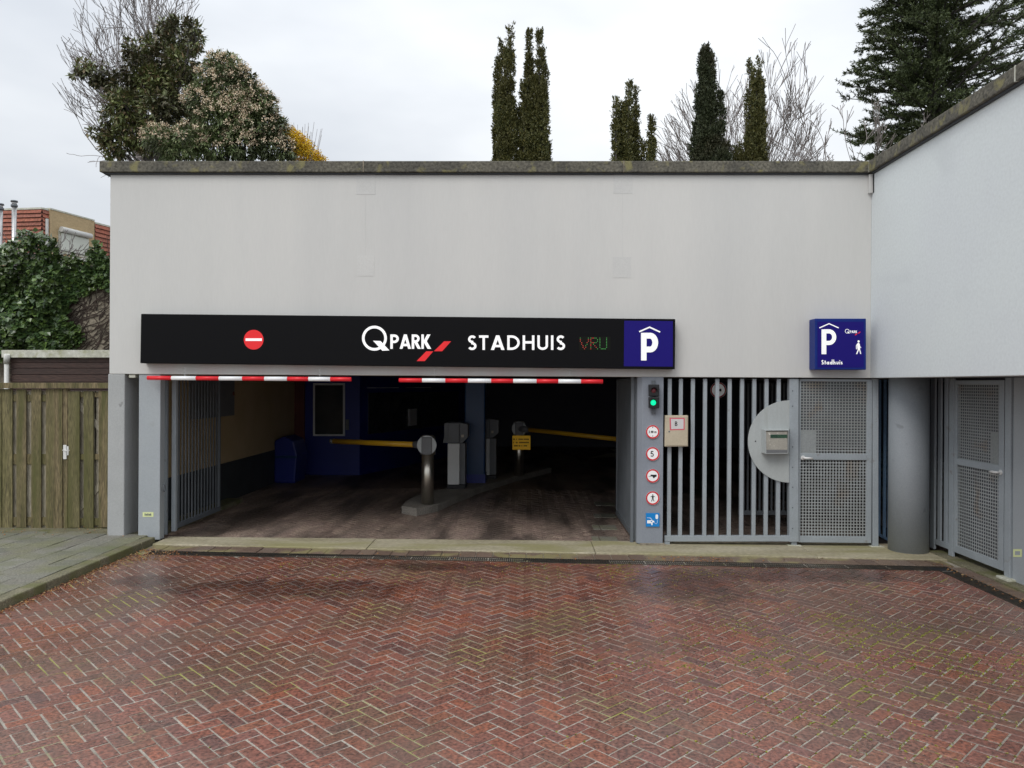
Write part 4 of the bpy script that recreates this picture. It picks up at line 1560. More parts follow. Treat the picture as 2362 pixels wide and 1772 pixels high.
Y1 = 13.2
t1, ba1, zt1 = barrier(986, 1166, 1003, Y1, at(770, 1018, 14.4), 'steel barrier post with yellow arm reaching left toward the blue booth', 1)
Y2 = 17.4
t2, ba2, zt2 = barrier(1197, 1096, 971, Y2, at(1440, 1015, 15.9), 'farther steel barrier post with yellow arm reaching right behind the island', 1)
ys_ = thing('yellow_notice', 'small yellow notice with dark lines of text on the far barrier post', 'sign', at(1202, 1021, Y2 - .2))
b = MB()
pxbox(b, 1182, 1223.5, 1005, 1037.5, Y2 - .2, Y2 - .185)
b.build('plate', 'yellowsign', ys_, bevel=.004)
p = Print(planeY(Y2 - .2015))
for (yy, ws) in ((1013.5, ((1184, 1189), (1191, 1193.5), (1196, 1206), (1208, 1221))), (1021, ((1184, 1187), (1190, 1195), (1197.5, 1220))), (1028.5, ((1186, 1194), (1196.5, 1201), (1203, 1206), (1208, 1217)))):
    for (q0, q1) in ws:
        q = q0
        while q < q1 - 1:
            p.rect(q, q + 1.5, yy - 1.6, yy + 1.6)
            q += 2.1
p.build('print', 'ink', ys_)


def ticket_machine(x0, x1, xs, ybase, yhead, ytop, Y, label):
    """front face x0..x1, side to xs"""
    c = at((x0 + x1) / 2, ybase, Y)
    t = thing('ticket_machine', label, 'ticket machine', (c.x, Y, .12), 'white ticket machines on the traffic island')
    X0, X1, XS = at(x0, ybase, Y).x, at(x1, ybase, Y).x, at(xs, ybase, Y).x
    zh, zt = at(x0, yhead, Y).z, at(x0, ytop, Y).z
    dep = .45
    MB().box(X0, X1, Y, Y + .08, .20, zh).build('front_panel', 'whitebox', t, bevel=.012)
    MB().box(X0 + .02, XS, Y + .081, Y + dep, .20, zh).build('cabinet', 'machinegrey', t, bevel=.008)
    MB().box(X0 - .01, XS + .01, Y - .005, Y + dep + .01, .12, .199).build('base', 'darkbase', t, bevel=.006)
    w_ = X1 - X0
    # faceted head, wider than the body
    pl = [(X0 - .33 * w_, zt - .02), (X0, zt), (X1, zt), (XS + .05, zt - .03), (XS + .05, zh + .12), (X1 + .05, zh + .002), (X0 - .1, zh + .002), (X0 - .33 * w_, zh + .14)]
    MB().hexa([(q[0], Y + .04, q[1]) for q in pl], [(q[0], Y + dep, q[1]) for q in pl]).build('head', 'machinegrey', t, bevel=.01)
    MB().box(X0 + .005, X1 - .005, Y - .01, Y + .039, zh + .01, zt - .01).build('head_face', 'machinegrey', t, bevel=.01)
    MB().box(X1 + .03, X1 + .08, Y + .025, Y + .039, zh + .12, zh + .17).build('button', 'cream', t)
    return t


ticket_machine(1032, 1059.5, 1072, 1130, 1023, 975, 15.1, 'white ticket machine with faceted grey head left of the blue column')
ticket_machine(1116, 1129, 1144, 1108, 1012, 966, 16.7, 'white ticket machine with grey head right of the blue column')
bc = thing('blue_column', 'glossy blue square column rising from the island between the ticket machines', 'column', at(1095, 1118, 16.0))
b = MB()
X0, X1 = at(1071, 1000, 16.0).x, at(1119, 1000, 16.0).x
MB().box(X0, X1, 16.0, 16.5, .12, 2.32).build('shaft', 'colblue', bc, bevel=.03)
MB().box(X0 - .01, X1 + .01, 15.99, 16.51, .12, .3).build('dark_foot', 'boothblue', bc)

bo = thing('attendant_booth', 'dark blue attendant booth with framed windows at the back of the garage', 'booth', at(830, 1094, 18.2))
A = at(701, 1094, 18.2)
B = at(829, 1094, 18.2)
C_ = at(1075, 1050, 24.0)
pl = [(A.x, 18.2), (B.x, 18.2), (C_.x, 24.0), (C_.x, 25.5), (A.x, 25.5)]
MB().hexa([(q[0], q[1], -.02) for q in pl], [(q[0], q[1], 2.4) for q in pl]).build('wall', 'boothblue', bo)
b = MB()
w_ = b
fw = MB()
for q in ((722, 795, 884, 888.5), (722, 795, 1002, 1006), (722, 726, 888.6, 1001.9), (791, 795, 888.6, 1001.9)):
    pxbox(fw, *q, 18.15, 18.199)
win = fw.build('window', 'whitebox', bo)
b = MB()
pxbox(b, 726, 791, 888.5, 1002, 18.17, 18.195)
b.build('pane', 'glass', win)
b = MB()
pxbox(b, 797, 804, 968, 992, 18.14, 18.199)
b.build('lock_case', 'machinegrey', bo)
# window band on the slanted face
Bv, Cv = Vector((B.x, 18.2, 0)), Vector((C_.x, 24.0, 0))
dv = (Cv - Bv)
nv = Vector((dv.y, -dv.x, 0)).normalized()


def on_face(t0, t1, z0, z1, out, th=.02):
    a, c = Bv + dv * t0 + nv * out, Bv + dv * t1 + nv * out
    q = [a + UZ * z0, c + UZ * z0, c + UZ * z1, a + UZ * z1]
    return MB().hexa(q, [v + nv * th for v in q])


o = on_face(.06, .9, .95, 1.95, .003).build('window', 'glass', bo, label='long dark window on the slanted side of the booth')
on_face(.38, .45, 1.05, 1.5, .03, .03).build('notice_board', 'whitebox', bo)
on_face(.05, .3, 2.06, 2.08, .003).build('light_strip', 'whitebox', bo)
on_face(.36, .6, 2.06, 2.08, .003).build('light_strip', 'whitebox', bo)

bn = thing('grit_bin', 'dark blue bin with sloping lid against the beige garage wall', 'bin', at(640, 1095, 17.2))
X0 = -5.48
P_ = [(X0, .0), (X0 + .45, .0), (X0 + .5, .62), (X0 + .42, .92), (X0 + .2, 1.02), (X0, .92)]
MB().hexa([(q[0], 16.6, q[1]) for q in P_], [(q[0], 17.4, q[1]) for q in P_]).build('body', 'boothblue', bn, bevel=.03)
MB().box(X0 + .02, X0 + .5, 16.57, 16.6, .55, .6).build('lip', 'colblue', bn)
wc = thing('wall_cabinet', 'grey metal cabinet mounted high on the beige garage wall', 'cabinet', (-5.4, 13.9, 1.6))
yc0, yc1 = 12.4, atx(541, 950, -5.38).y
MB().box(-5.484, -5.38, yc0, yc1, atx(541, 958, -5.38).z, ZB + .04).build('case', 'machinegrey', wc, bevel=.006)
MB().box(-5.379, -5.36, yc1 - .09, yc1 - .05, 1.95, 2.02).build('knob', 'redbrown', wc)
# floor arrow painted inside
ar = MB()
P_ = [atg(x_, y_, .004) for x_, y_ in ((1352, 1058), (1400, 1046), (1424, 1044), (1405, 1036), (1425, 1035), (1425, 1054), (1380, 1056))]
ar.add([(q.x, q.y, .004) for q in P_], [tuple(range(len(P_)))])
o = ar.build('painted_arrow', 'cream', gf)

# ================================================================== LEFT SIDE: FENCE, GATE, SHED, IVY WALL
YW = 11.0


def z3(x, y):
    return x / 3.607, 780 + y / 3.607


wf = thing('wooden_fence', 'mossy green-brown board fence left of the wooden gate', 'fence', at(70, 1222, YW))
wg = thing('wooden_gate', 'mossy wooden board gate with metal latch next to the corner pillar', 'gate', at(200, 1222, YW))


def board(parent, xa, xb, ya, yb, Y, mat='wood', name='board', th=.018):
    b = MB()
    jx = random.uniform(-.4, .4)
    q = [z3(xa, ya), z3(xb, ya), z3(xb + jx, yb), z3(xa + jx, yb)]
    f = [at(*p_, Y) for p_ in q]
    b.hexa(f, [Vector((p_.x, Y + th, p_.z)) for p_ in f])
    return b.build(name, mat, parent, bevel=.003)


for (xa, xb) in ((-230, -150), (-110, -30), (-5, 12) if False else (-25, 12), (18, 102), (135, 216), (259, 341), (380, 457), (459, 519)):
    board(wf, xa, xb, 425 + random.uniform(-3, 3), 1585 + random.uniform(-8, 4), YW + random.uniform(0, .006))
for xa in (-150, -40, 60, 165, 290, 400):       # rear layer seen in the gaps
    board(wf, xa - 2, xa + 104, 440, 1580, YW + .045, 'woodpale')
for (ya, yb) in ((470, 528), (965, 1052), (1490, 1560)):
    board(wf, -240, 516, ya, yb, YW + .026, name='rail', th=.034)
board(wf, -240, 915, 372, 418, YW - .05, name='top_rail', th=.12)
board(wf, 455, 513, 1560, 1606, YW + .02, name='gate_stop', th=.06)
board(wg, 527, 562, 420, 1590, YW + .01, name='post', th=.07)
for (xa, xb) in ((565, 661), (695, 777), (820, 905)):
    board(wg, xa, xb, 440 + random.uniform(-4, 4), 1578 + random.uniform(-4, 4), YW + random.uniform(0, .005))
for xa in (600, 700, 790):
    board(wg, xa, xa + 102, 440, 1570, YW + .06, 'woodpale')
for (ya, yb) in ((452, 492), (965, 1012), (1500, 1560)):
    board(wg, 563, 905, ya, yb, YW + .028, name='rail', th=.03)
for (q0, q1) in (((640, 540), (905, 835)), ((905, 1140), (640, 1440))):
    a, c = at(*z3(*q0), YW + .045), at(*z3(*q1), YW + .045)
    d = (c - a).normalized()
    n_ = Vector((-d.z, 0, d.x)) * .04
    MB().slab([a - n_, c - n_, c + n_, a + n_], (0, .015, 0)).build('brace', 'woodpale', wg)
b = MB()
pxbox(b, *(z3(525, 0)[0], z3(552, 0)[0], z3(0, 890)[1], z3(0, 1008)[1]), YW - .006, YW + .009)
lt = b.build('latch_plate', 'latch', wg, bevel=.002)
h0 = at(*z3(539, 931), YW - .006)
MB().tube([h0, h0 + Vector((0, -.045, 0)), h0 + Vector((.03, -.055, 0)), h0 + Vector((.10, -.05, -.004))], .008, 8).build('latch_lever', 'latch', wg, smooth=True)
b = MB()
pxbox(b, *(z3(556, 0)[0], z3(570, 0)[0], z3(0, 900)[1], z3(0, 975)[1]), YW + .0, YW + .011)
b.build('lock_plate', 'latch', wg)
# pale strip stands for light showing at the foot of the gate
b = MB()
pxbox(b, *(z3(250, 0)[0], z3(905, 0)[0], z3(0, 1583)[1], z3(0, 1592)[1]), YW + .16, YW + .2)
o = b.build('light_gap_board', 'pvc', wg)

sh = thing('garden_shed', 'dark brown clad shed with mossy white roof trim behind the wooden fence', 'shed', at(120, 1200, 12.3))
YD = 12.2
rows = (166, 203, 252, 306, 368, 430, 492, 554)
for ya, yb in zip(rows[:-1], rows[1:]):
    board(sh, 84, 1000, ya + 2, yb - 3, YD, 'woodbrown', 'cladding_board', .02)
pz = at(*z3(84, 164), YD)
pr_x = at(*z3(1000, 164), YD).x
MB().box(pz.x + .01, pr_x, YD + .021, YD + 2.2, 0, pz.z).build('shed_body', 'houseshade', sh)
board(sh, 12, 1000, 100, 162, YD - .06, 'whitetrim', 'roof_trim', .05)
q = at(*z3(12, 100), YD - .06)
MB().box(q.x, pr_x, YD - .01, YD + 2.3, q.z - .05, q.z - .01).build('shed_roof', 'coping', sh)
px_ = at(*z3(60, 300), YD - .04)
MB().tube([(px_.x, YD - .055, at(0, 822, YD).z), (px_.x, YD - .055, .1)], .035, 14).build('downpipe', 'pvc', sh, smooth=True)
MB().tube([(px_.x + .03, YD - .09, at(0, 818, YD).z - .0), (px_.x, YD - .055, at(0, 838, YD).z)], .045, 10).build('gutter_outlet', 'pvc', sh, smooth=True)

YV = 14.8
gw = tag(MB().box(-16, XL - .01, YV, YV + .25, 0, at(250, 614, YV).z).build('garden_wall', 'render'), 'tall grey-brown garden wall covered in bare creeper stems behind the shed', 'wall')

# ---- vegetation helpers


def leaves(P, Dr, Ln, Wd, fold=.12, up=None):
    """P base points (n,3), Dr directions, Ln lengths, Wd widths -> folded diamond leaves"""
    n = len(P)
    Dr = Dr / np.linalg.norm(Dr, axis=1, keepdims=True)
    R1 = rng.normal(size=(n, 3)) if up is None else up + rng.normal(size=(n, 3)) * .45
    Sd = np.cross(Dr, R1)
    Sd /= np.linalg.norm(Sd, axis=1, keepdims=True) + 1e-9
    Nn = np.cross(Sd, Dr)
    Ln, Wd = Ln[:, None], Wd[:, None]
    V = np.stack([P, P + Dr * Ln * .45 + Sd * Wd * .5 + Nn * Wd * fold, P + Dr * Ln - Nn * Wd * fold, P + Dr * Ln * .45 - Sd * Wd * .5 + Nn * Wd * fold], 1).reshape(-1, 3)
    F = np.arange(4 * n).reshape(n, 4)
    return V, F


def blobs_world(bl, Y, dep=1.0):
    """bl: (px, py, rpx[, dy]) -> centre, radius"""
    out = []
    for q in bl:
        c = at(q[0], q[1], Y + (q[3] if len(q) > 3 else 0))
        out.append((np.array(c), q[2] / FPX * c.y, dep))
    return out


def sample_blobs(B_, n, inner=.35):
    w = np.array([b[1] ** 2.2 for b in B_])
    idx = rng.choice(len(B_), n, p=w / w.sum())
    u = rng.normal(size=(n, 3))
    u /= np.linalg.norm(u, axis=1, keepdims=True)
    r = (inner + (1 - inner) * rng.random(n) ** .6)
    C = np.array([b[0] for b in B_])[idx]
    R_ = np.array([b[1] for b in B_])[idx]
    lump = 1 + .22 * np.sin(u[:, 0] * 7 + idx * 1.7) * np.sin(u[:, 2] * 8 + idx)
    off = u * (r * R_ * lump)[:, None]
    return C + off, u, idx


def rosette_crown(name, B_, ncl, per, L0, W0, mat, parent, droop=.35, spread=.8, inner=.35):
    P, U, _ = sample_blobs(B_, ncl, inner)
    P = np.repeat(P, per, 0)
    U = np.repeat(U, per, 0)
    n = len(P)
    d = U + rng.normal(size=(n, 3)) * spread
    d[:, 2] += .15 - droop * rng.random(n) * 1.6
    Ln = L0 * (.7 + .6 * rng.random(n))
    V, F = leaves(P + rng.normal(size=(n, 3)) * L0 * .25, d, Ln, W0 * (.8 + .5 * rng.random(n)), up=np.array([0, -.3, 1.0]))
    return npmesh(name, V, F, mat, parent)


def limb_tree(mb, p, d, L_, r, depth, spread, up=.1, nk=(2, 4), shrink=.72, seg=4, wig=.12, sides=5, minr=.004, hull=None):
    pts, rad = [p.copy()], [r]
    for i in range(seg):
        if hull and i and ((p.x - hull[0]) / hull[2]) ** 2 + (max(0, p.z - hull[1]) / hull[3]) ** 2 > random.uniform(.8, 1.12):
            depth = 0
            break
        d = (d + Vector((random.gauss(0, wig), random.gauss(0, wig), random.gauss(0, wig) + up * .3))).normalized()
        p = p + d * L_ / seg
        pts.append(p.copy())
        rad.append(max(minr, r * (1 - .45 * (i + 1) / seg)))
    if len(pts) < 2:
        return
    mb.tube(pts, rad, sides if r > .02 else 3, cap=False)
    if depth <= 0:
        return
    for k in range(random.randint(*nk)):
        t = random.randint(max(1, len(pts) - 4), len(pts) - 1)
        a = random.uniform(.3, 1) * spread
        ax = d.orthogonal().normalized()
        ax.rotate(Matrix.Rotation(random.uniform(0, 2 * math.pi), 3, d))
        nd = (d * math.cos(a) + ax * math.sin(a)).normalized()
        limb_tree(mb, pts[t].copy(), nd, L_ * shrink * random.uniform(.75, 1.15), max(minr, rad[t] * .72), depth - 1, spread, up, nk, shrink, seg, wig, sides, minr, hull)


ZR = ZT - .32


def zc1(x, y, r=0, dy=0):
    return (x / 2.765, y / 2.765, r / 2.765, dy)


# bare tree behind, far left
bt = thing('bare_tree', 'tall leafless tree with fine twigs behind the dark evergreen on the roof', 'tree', (at(330, 330, 19).x, 19, ZR))
mb = MB()
base = Vector((at(345, 400, 19).x, 19, ZR))
mb.tube([base, base + Vector((0, 0, 1.6)), base + Vector((0, 0, 3.0))], [.14, .10, .05], 8)
mb.build('trunk', 'bark', bt)
mb = MB()
random.seed(21)
hb_c = at(325, 120, 19)
hullA = (hb_c.x, hb_c.z, 98 / FPX * 19, 300 / FPX * 19)
for k in range(26):
    a = math.radians(-38 + 64 * k / 25 + random.uniform(-4, 4))
    d = Vector((math.sin(a), random.uniform(-.35, .35), math.cos(a)))
    limb_tree(mb, base + Vector((0, 0, random.uniform(1.3, 2.9))), d, random.uniform(.9, 1.1) * (.85 + 1.75 * max(0, math.cos(a * 1.5)) ** 2), .030, 5, .55, .06, (2, 3), .76, 4, .11, 5, .0060, hullA)
for (px, py) in ((215, 350), (205, 390), (235, 300)):
    q = at(px + 130, py + 10, 18)
    limb_tree(mb, Vector(q), (at(px, py - 10, 18) - q).normalized(), .9, .02, 2, .6, 0, (2, 3), .6, 4, .16, 4, .006)
mb.build('branches', 'twig', bt)

# dark evergreen tree
et = thing('evergreen_tree', 'dark broad-leaved evergreen tree with brownish clumps rising at the left of the roof', 'tree', (at(360, 330, 14.5).x, 14.5, ZR))
EB = [zc1(1150, 240, 130, .3), (*zc1(1060, 175, 55, .2),), zc1(1250, 260, 55), zc1(1230, 170, 40), zc1(870, 330, 80), zc1(960, 290, 60, .3), zc1(900, 460, 120), zc1(1060, 400, 120, .3), zc1(690, 480, 60), zc1(600, 480, 52), zc1(530, 430, 52),
      zc1(490, 470, 35), zc1(620, 520, 36), zc1(770, 560, 90), zc1(1150, 420, 110), zc1(980, 560, 140), zc1(800, 680, 115, -.2), zc1(730, 760, 75), zc1(660, 850, 62), zc1(600, 850, 36), zc1(1180, 600, 130), zc1(1030, 720, 150, -.3),
      zc1(860, 830, 110), zc1(760, 910, 95), zc1(700, 950, 60), zc1(1180, 800, 130), zc1(950, 900, 90), zc1(1100, 930, 90, .3)]
EB = [(c_, r_ * .9, q_) for c_, r_, q_ in blobs_world(EB, 14.5)]
random.seed(5)
mb = MB()
b0_ = Vector((at(372, 330, 14.6).x, 14.6, ZR))
mb.tube([b0_, b0_ + Vector((.03, 0, .9)), b0_ + Vector((-.02, 0, 1.7)), b0_ + Vector((.1, 0, 2.6))], [.10, .08, .06, .035], 8)
for (c_, r_, _) in EB:
    c_ = Vector(c_)
    s0_ = b0_ + Vector((0, 0, max(.2, min(2.3, (c_.z - b0_.z) * .5))))
    md = (s0_ + c_) / 2 + Vector((random.gauss(0, .06), random.gauss(0, .06), .05))
    mb.tube([s0_, md, c_], [.035, .022, .010], 5)
    for _q in range(3):
        e = c_ + Vector((random.gauss(0, r_ * .5), random.gauss(0, r_ * .5), random.gauss(0, r_ * .5)))
        mb.tube([c_, e], [.010, .006], 4)
mb.build('trunk', 'bark', et)
rosette_crown('crown', EB, 2100, 7, .115, .044, 'leafdark', et, .6, .8, .6)

# flowering viburnum
vt = thing('flowering_shrub', 'large grey-green shrub dotted with cream blossom beside the dark evergreen', 'shrub', (at(560, 330, 13.6).x, 13.6, ZR))
VB = [zc1(1400, 420, 75), zc1(1470, 430, 75), zc1(1340, 500, 85), zc1(1540, 520, 85), zc1(1440, 560, 110), zc1(1580, 620, 90), zc1(1640, 640, 85), zc1(1700, 690, 70), zc1(1290, 640, 100), zc1(1520, 720, 130), zc1(1400, 780, 140), zc1(1650, 800, 130),
      zc1(1760, 830, 75), zc1(1740, 930, 95), zc1(1830, 960, 60), zc1(1560, 920, 120), zc1(1360, 930, 110), zc1(1200, 900, 110, -.2), zc1(1000, 880, 80, -.4), zc1(1080, 950, 70, -.3)]
VB = blobs_world(VB, 13.6)
mb = MB()
b0_ = Vector((at(555, 330, 13.7).x, 13.7, ZR))
for (c_, r_, _) in VB:
    c_ = Vector(c_)
    s0_ = b0_ + Vector((random.gauss(0, .12), 0, 0))
    mb.tube([s0_, (s0_ + c_) / 2 + Vector((random.gauss(0, .05), 0, .08)), c_], [.03, .02, .010], 5)
mb.build('stems', 'bark', vt)
rosette_crown('crown', VB, 3600, 7, .095, .030, 'leafgrey', vt, .8, .7, .5)
# blossom heads on the outside
P, U, _ = sample_blobs(VB, 1250, .97)
keep = (U[:, 2] > -.25) & (U[:, 1] < .5)
P, U = P[keep], U[keep]
per = 24
Pn, Un = np.repeat(P, per, 0), np.repeat(U, per, 0)
j = rng.normal(size=Pn.shape) * .030
V, F = leaves(Pn + j + Un * .02, rng.normal(size=Pn.shape) + Un, np.full(len(Pn), .026), np.full(len(Pn), .024), up=Un)
npmesh('blossom', V, F, 'blossom', vt)

# forsythia
ft_ = thing('forsythia_bush', 'bright yellow flowering bush at the right end of the roof shrubs', 'bush', (at(700, 335, 14.4).x, 14.4, ZR))
FB = blobs_world([zc1(1820, 850, 50, -.6), zc1(1870, 880, 65, -.6), zc1(1900, 920, 75, -.6), zc1(1940, 940, 60, -.5), zc1(1960, 960, 55), zc1(2020, 1000, 42), zc1(1900, 1000, 70), zc1(1980, 1020, 60), zc1(2060, 1020, 28)], 14.4)
P, U, _ = sample_blobs(FB, 5600, .2)
d = rng.normal(size=P.shape) + np.array([0, 0, .8])
V, F = leaves(P, d, np.full(len(P), .042), np.full(len(P), .02))
npmesh('crown', V, F, 'forsythia', ft_)
mb = MB()
b0_ = Vector((at(695, 345, 14.4).x, 14.4, ZR))
for k in range(40):
    e = at(random.uniform(655, 745), random.uniform(300, 345), 14.4 + random.uniform(-.3, .3))
    mb.tube([b0_ + Vector((random.gauss(0, .1), 0, 0)), (b0_ + e) / 2 + Vector((0, 0, .1)), e + Vector((random.uniform(0, .06), 0, random.uniform(.05, .22)))], [.008, .006, .003], 3)
mb.build('stems', 'twig', ft_)


# columnar yews
def zc2(x, y):
    return 1000 + x / 2.458, y / 2.458


def yew(label, spires, Y, mat, dens=1.0, cat='tree'):
    """spires: (x, ytop, half width, ybottom) in the enlarged view"""
    x0 = sum(s[0] for s in spires) / len(spires)
    q = at(*zc2(x0, 900), Y)
    t = thing('columnar_yew', label, cat, (q.x, Y, ZR), 'columnar yews on the roof garden')
    tr = MB()
    Ps, Ds = [], []
    for (x, yt, hw, yb) in spires:
        top, bot = at(*zc2(x, yt), Y), at(*zc2(x, yb), Y)
        bot = Vector((bot.x, Y, bot.z if yb < 890 else ZR + .05))
        H = top.z - bot.z
        R_ = max(.035, hw / 2.458 / FPX * Y * .95 - .02)
        oy = random.uniform(-.12, .12)
        tr.tube([(bot.x, Y + oy, bot.z), (top.x, Y + oy, top.z - .03)], [.03, .006], 5)
        nc = max(14, int(dens * 430 * (H * R_ * 2) ** .8))
        tc_ = rng.random(nc) ** .9
        prof = .9 * np.clip((1 - tc_) * 4, .08, 1) ** .7 * (.78 + .22 * np.sin(tc_ * 29 + x))
        ang = rng.random(nc) * 2 * np.pi
        rr = R_ * prof * (.45 + .55 * rng.random(nc) ** .6)
        C0 = np.stack([bot.x + (top.x - bot.x) * tc_ + rr * np.cos(ang), Y + oy + rr * np.sin(ang), bot.z + H * tc_ - .03], 1)
        tipd = np.stack([np.cos(ang) * .45, np.sin(ang) * .45, np.full(nc, 1.0)], 1)
        m_ = 26
        n = nc * m_
        hgt = np.repeat(.06 + .09 * rng.random(nc) ** 2, m_)
        u_ = rng.random(n)
        Tn = np.repeat(tipd, m_, 0)
        rad_ = .024 * (1.15 - u_)
        P = np.repeat(C0, m_, 0) + Tn * (u_ * hgt)[:, None] + rng.normal(size=(n, 3)) * rad_[:, None]
        d = Tn * .8 + rng.normal(size=(n, 3)) * .55
        Ps.append(P)
        Ds.append(d)
    P, d = np.concatenate(Ps), np.concatenate(Ds)
    n = len(P)
    V, F = leaves(P, d, .034 + .03 * rng.random(n), .014 + .010 * rng.random(n))
    tr.build('trunk', 'bark', t)
    npmesh('crown', V, F, mat, t)
    return t


yew('tall twin-spired columnar yew left of its near-touching neighbour, centre of the roof', [(362, 330, 26, 900), (388, 248, 26, 900), (438, 178, 24, 900), (420, 300, 34, 900), (400, 480, 55, 900), (440, 560, 44, 900), (372, 520, 36, 900)], 13.5, 'yew')
yew('tallest three-spired columnar yew, right half of the pair at the centre of the roof', [(545, 162, 24, 900), (540, 330, 30, 900), (600, 192, 26, 900), (625, 290, 24, 900), (575, 440, 60, 900), (515, 480, 36, 900), (618, 470, 42, 900), (560, 600, 90, 900), (640, 800, 30, 900), (490, 620, 40, 900)], 13.5, 'yew')
yew('small yellow-tipped columnar yew with two top spires right of the tall pair', [(1030, 572, 14, 900), (1055, 566, 18, 900), (1103, 492, 20, 900), (1146, 500, 20, 900), (1090, 600, 42, 900), (1145, 700, 44, 900), (1060, 680, 42, 900)], 13.4, 'yew', 1.1)
yew('shortest columnar yew, a slim single point beside the small yellow-tipped one', [(1232, 688, 18, 900), (1235, 790, 24, 900), (1200, 770, 20, 900)], 13.3, 'yew', 1.2)
yew('dark blunt-topped columnar yew with a russet crown in front of the bare shrub', [(1540, 268, 42, 900), (1520, 300, 38, 900), (1570, 300, 40, 900), (1545, 360, 66, 900), (1560, 500, 90, 900), (1630, 520, 34, 900), (1500, 700, 50, 900), (1570, 760, 110, 900), (1650, 830, 40, 900)], 13.6, 'yewdark', 1.0)
yew('open twin-topped columnar yew at the right in front of the bare shrub', [(1797, 340, 22, 900), (1850, 350, 24, 900), (1820, 420, 50, 900), (1865, 450, 30, 900), (1825, 600, 62, 900), (1800, 700, 50, 900), (1850, 760, 66, 900), (1720, 815, 24, 900), (1750, 830, 36, 900)], 13.5, 'yew', .85)

# bare shrubs behind
random.seed(33)
bs = thing('bare_shrub', 'wide fan of bare twigs behind the two right-hand yews', 'shrub', (at(1712, 400, 16).x, 16, ZR))
mb = MB()
base = Vector((at(1712, 400, 16).x, 16, ZR + .1))
hs_c = at(1706, 410, 16)
hullB = (hs_c.x, hs_c.z, 196 / FPX * 16, 272 / FPX * 16)
for k in range(96):
    a = math.radians(-70 + 140 * (k + .5) / 96 + random.uniform(-4, 4))
    far = 1.9 + .9 * math.cos(a) ** 2
    d = Vector((math.sin(a), random.uniform(-.35, .35), math.cos(a)))
    limb_tree(mb, base + Vector((math.sin(a) * .25, random.uniform(-.2, .2), random.uniform(0, .25))), d, far * random.uniform(.62, .92), .012, 3, .42, .08, (2, 4), .55, 5, .06, 4, .0052, hullB)
mb.build('branches', 'twig', bs)
b2 = thing('bare_shrub', 'small bare twiggy shrub above the inner corner of the coping', 'shrub', (at(2040, 380, 14.5).x, 14.5, ZR))
mb = MB()
base = Vector((at(2035, 430, 14.5).x, 14.5, ZR))
for k in range(16):
    a = math.radians(-62 + 88 * k / 15 + random.uniform(-5, 5))
    d = Vector((math.sin(a), random.uniform(-.35, .35), math.cos(a)))
    limb_tree(mb, base, d, 1.95 * random.uniform(.6, .95), .014, 3, .45, .10, (2, 4), .5, 5, .08, 4, .0065)
mb.build('branches', 'twig', b2)

# conifer
random.seed(11)
YC = 15.5
ct = thing('conifer_tree', 'large dark conifer with open sprays of needles behind the right wing', 'tree', (at(2150, 300, YC).x, YC, ZR))
xc = at(2150, 100, YC).x
mb = MB()
mb.tube([(xc, YC, ZR - .3), (xc + .05, YC, 8), (xc, YC, 12.5)], [.16, .12, .04], 10)
Ps, Ds, Ls = [], [], []
nb = 380
for k in range(nb):
    z = ZR + .1 + (12.3 - ZR) * (k / nb)
    reach = 1.42 + .25 * math.sin(k * 1.9) + random.uniform(-.2, .25)
    if z > 8.8:
        reach *= max(.15, 1 - (z - 8.8) / 4.2)
    a = k * 2.39996 + random.uniform(-.3, .3)
    d = Vector((math.cos(a), math.sin(a), random.uniform(-.15, .55)))
    if math.cos(a) > .2:
        reach *= 1.5
    p_ = Vector((xc, YC, z))
    pts = [p_.copy()]
    seg = 8
    for i in range(seg):
        dd = (d + Vector((random.gauss(0, .08), random.gauss(0, .08), -.02 * i + random.gauss(0, .04)))).normalized()
        p_ = p_ + dd * reach / seg
        pts.append(p_.copy())
    mb.tube(pts, [.026 * (1 - .8 * i / seg) for i in range(seg + 1)], 4, cap=False)
    side = Vector((-d.y, d.x, 0)).normalized()
    for i in range(2, seg + 1):
        for s_ in (-1, 1, -1, 1, 1):
            if random.random() < .22:
                continue
            tl_ = random.uniform(.10, .42) * (1.2 - .5 * i / seg)
            td = (d * .7 + side * s_ * random.uniform(.2, .9) + Vector((0, 0, random.uniform(-.15, .35)))).normalized()
            n = 36
            tt = rng.random(n)
            st_ = np.array(pts[i] - (pts[i] - pts[i - 1]) * random.random())
            tdn = np.array(td)
            P = st_[None] + tdn[None] * (tt * tl_)[:, None]
            Ps.append(P)
            Ds.append(tdn[None] * .9 + rng.normal(size=(n, 3)) * .55)
P, d = np.concatenate(Ps), np.concatenate(Ds)
V, F = leaves(P, d, .050 + .035 * rng.random(len(P)), .013 + .007 * rng.random(len(P)))
mb.build('trunk', 'bark', ct)
npmesh('crown', V, F, 'conifer', ct)

# ivy on the garden wall
iv = thing('ivy_mass', 'dense glossy ivy billowing over the garden wall behind the shed', 'ivy', (at(90, 800, YV).x, YV, 2.5))
n = 11500
pxs = rng.uniform(-110, 262, n)
pys = rng.uniform(540, 830, n)


def top_line(x):
    return 556 + 26 * np.sin(x * .045) + 14 * np.sin(x * .13) + np.where(x > 165, (x - 165) * .42, 0) - np.where(x < 60, (60 - x) * .0, 0) + np.where(x > 110, 12, 0)


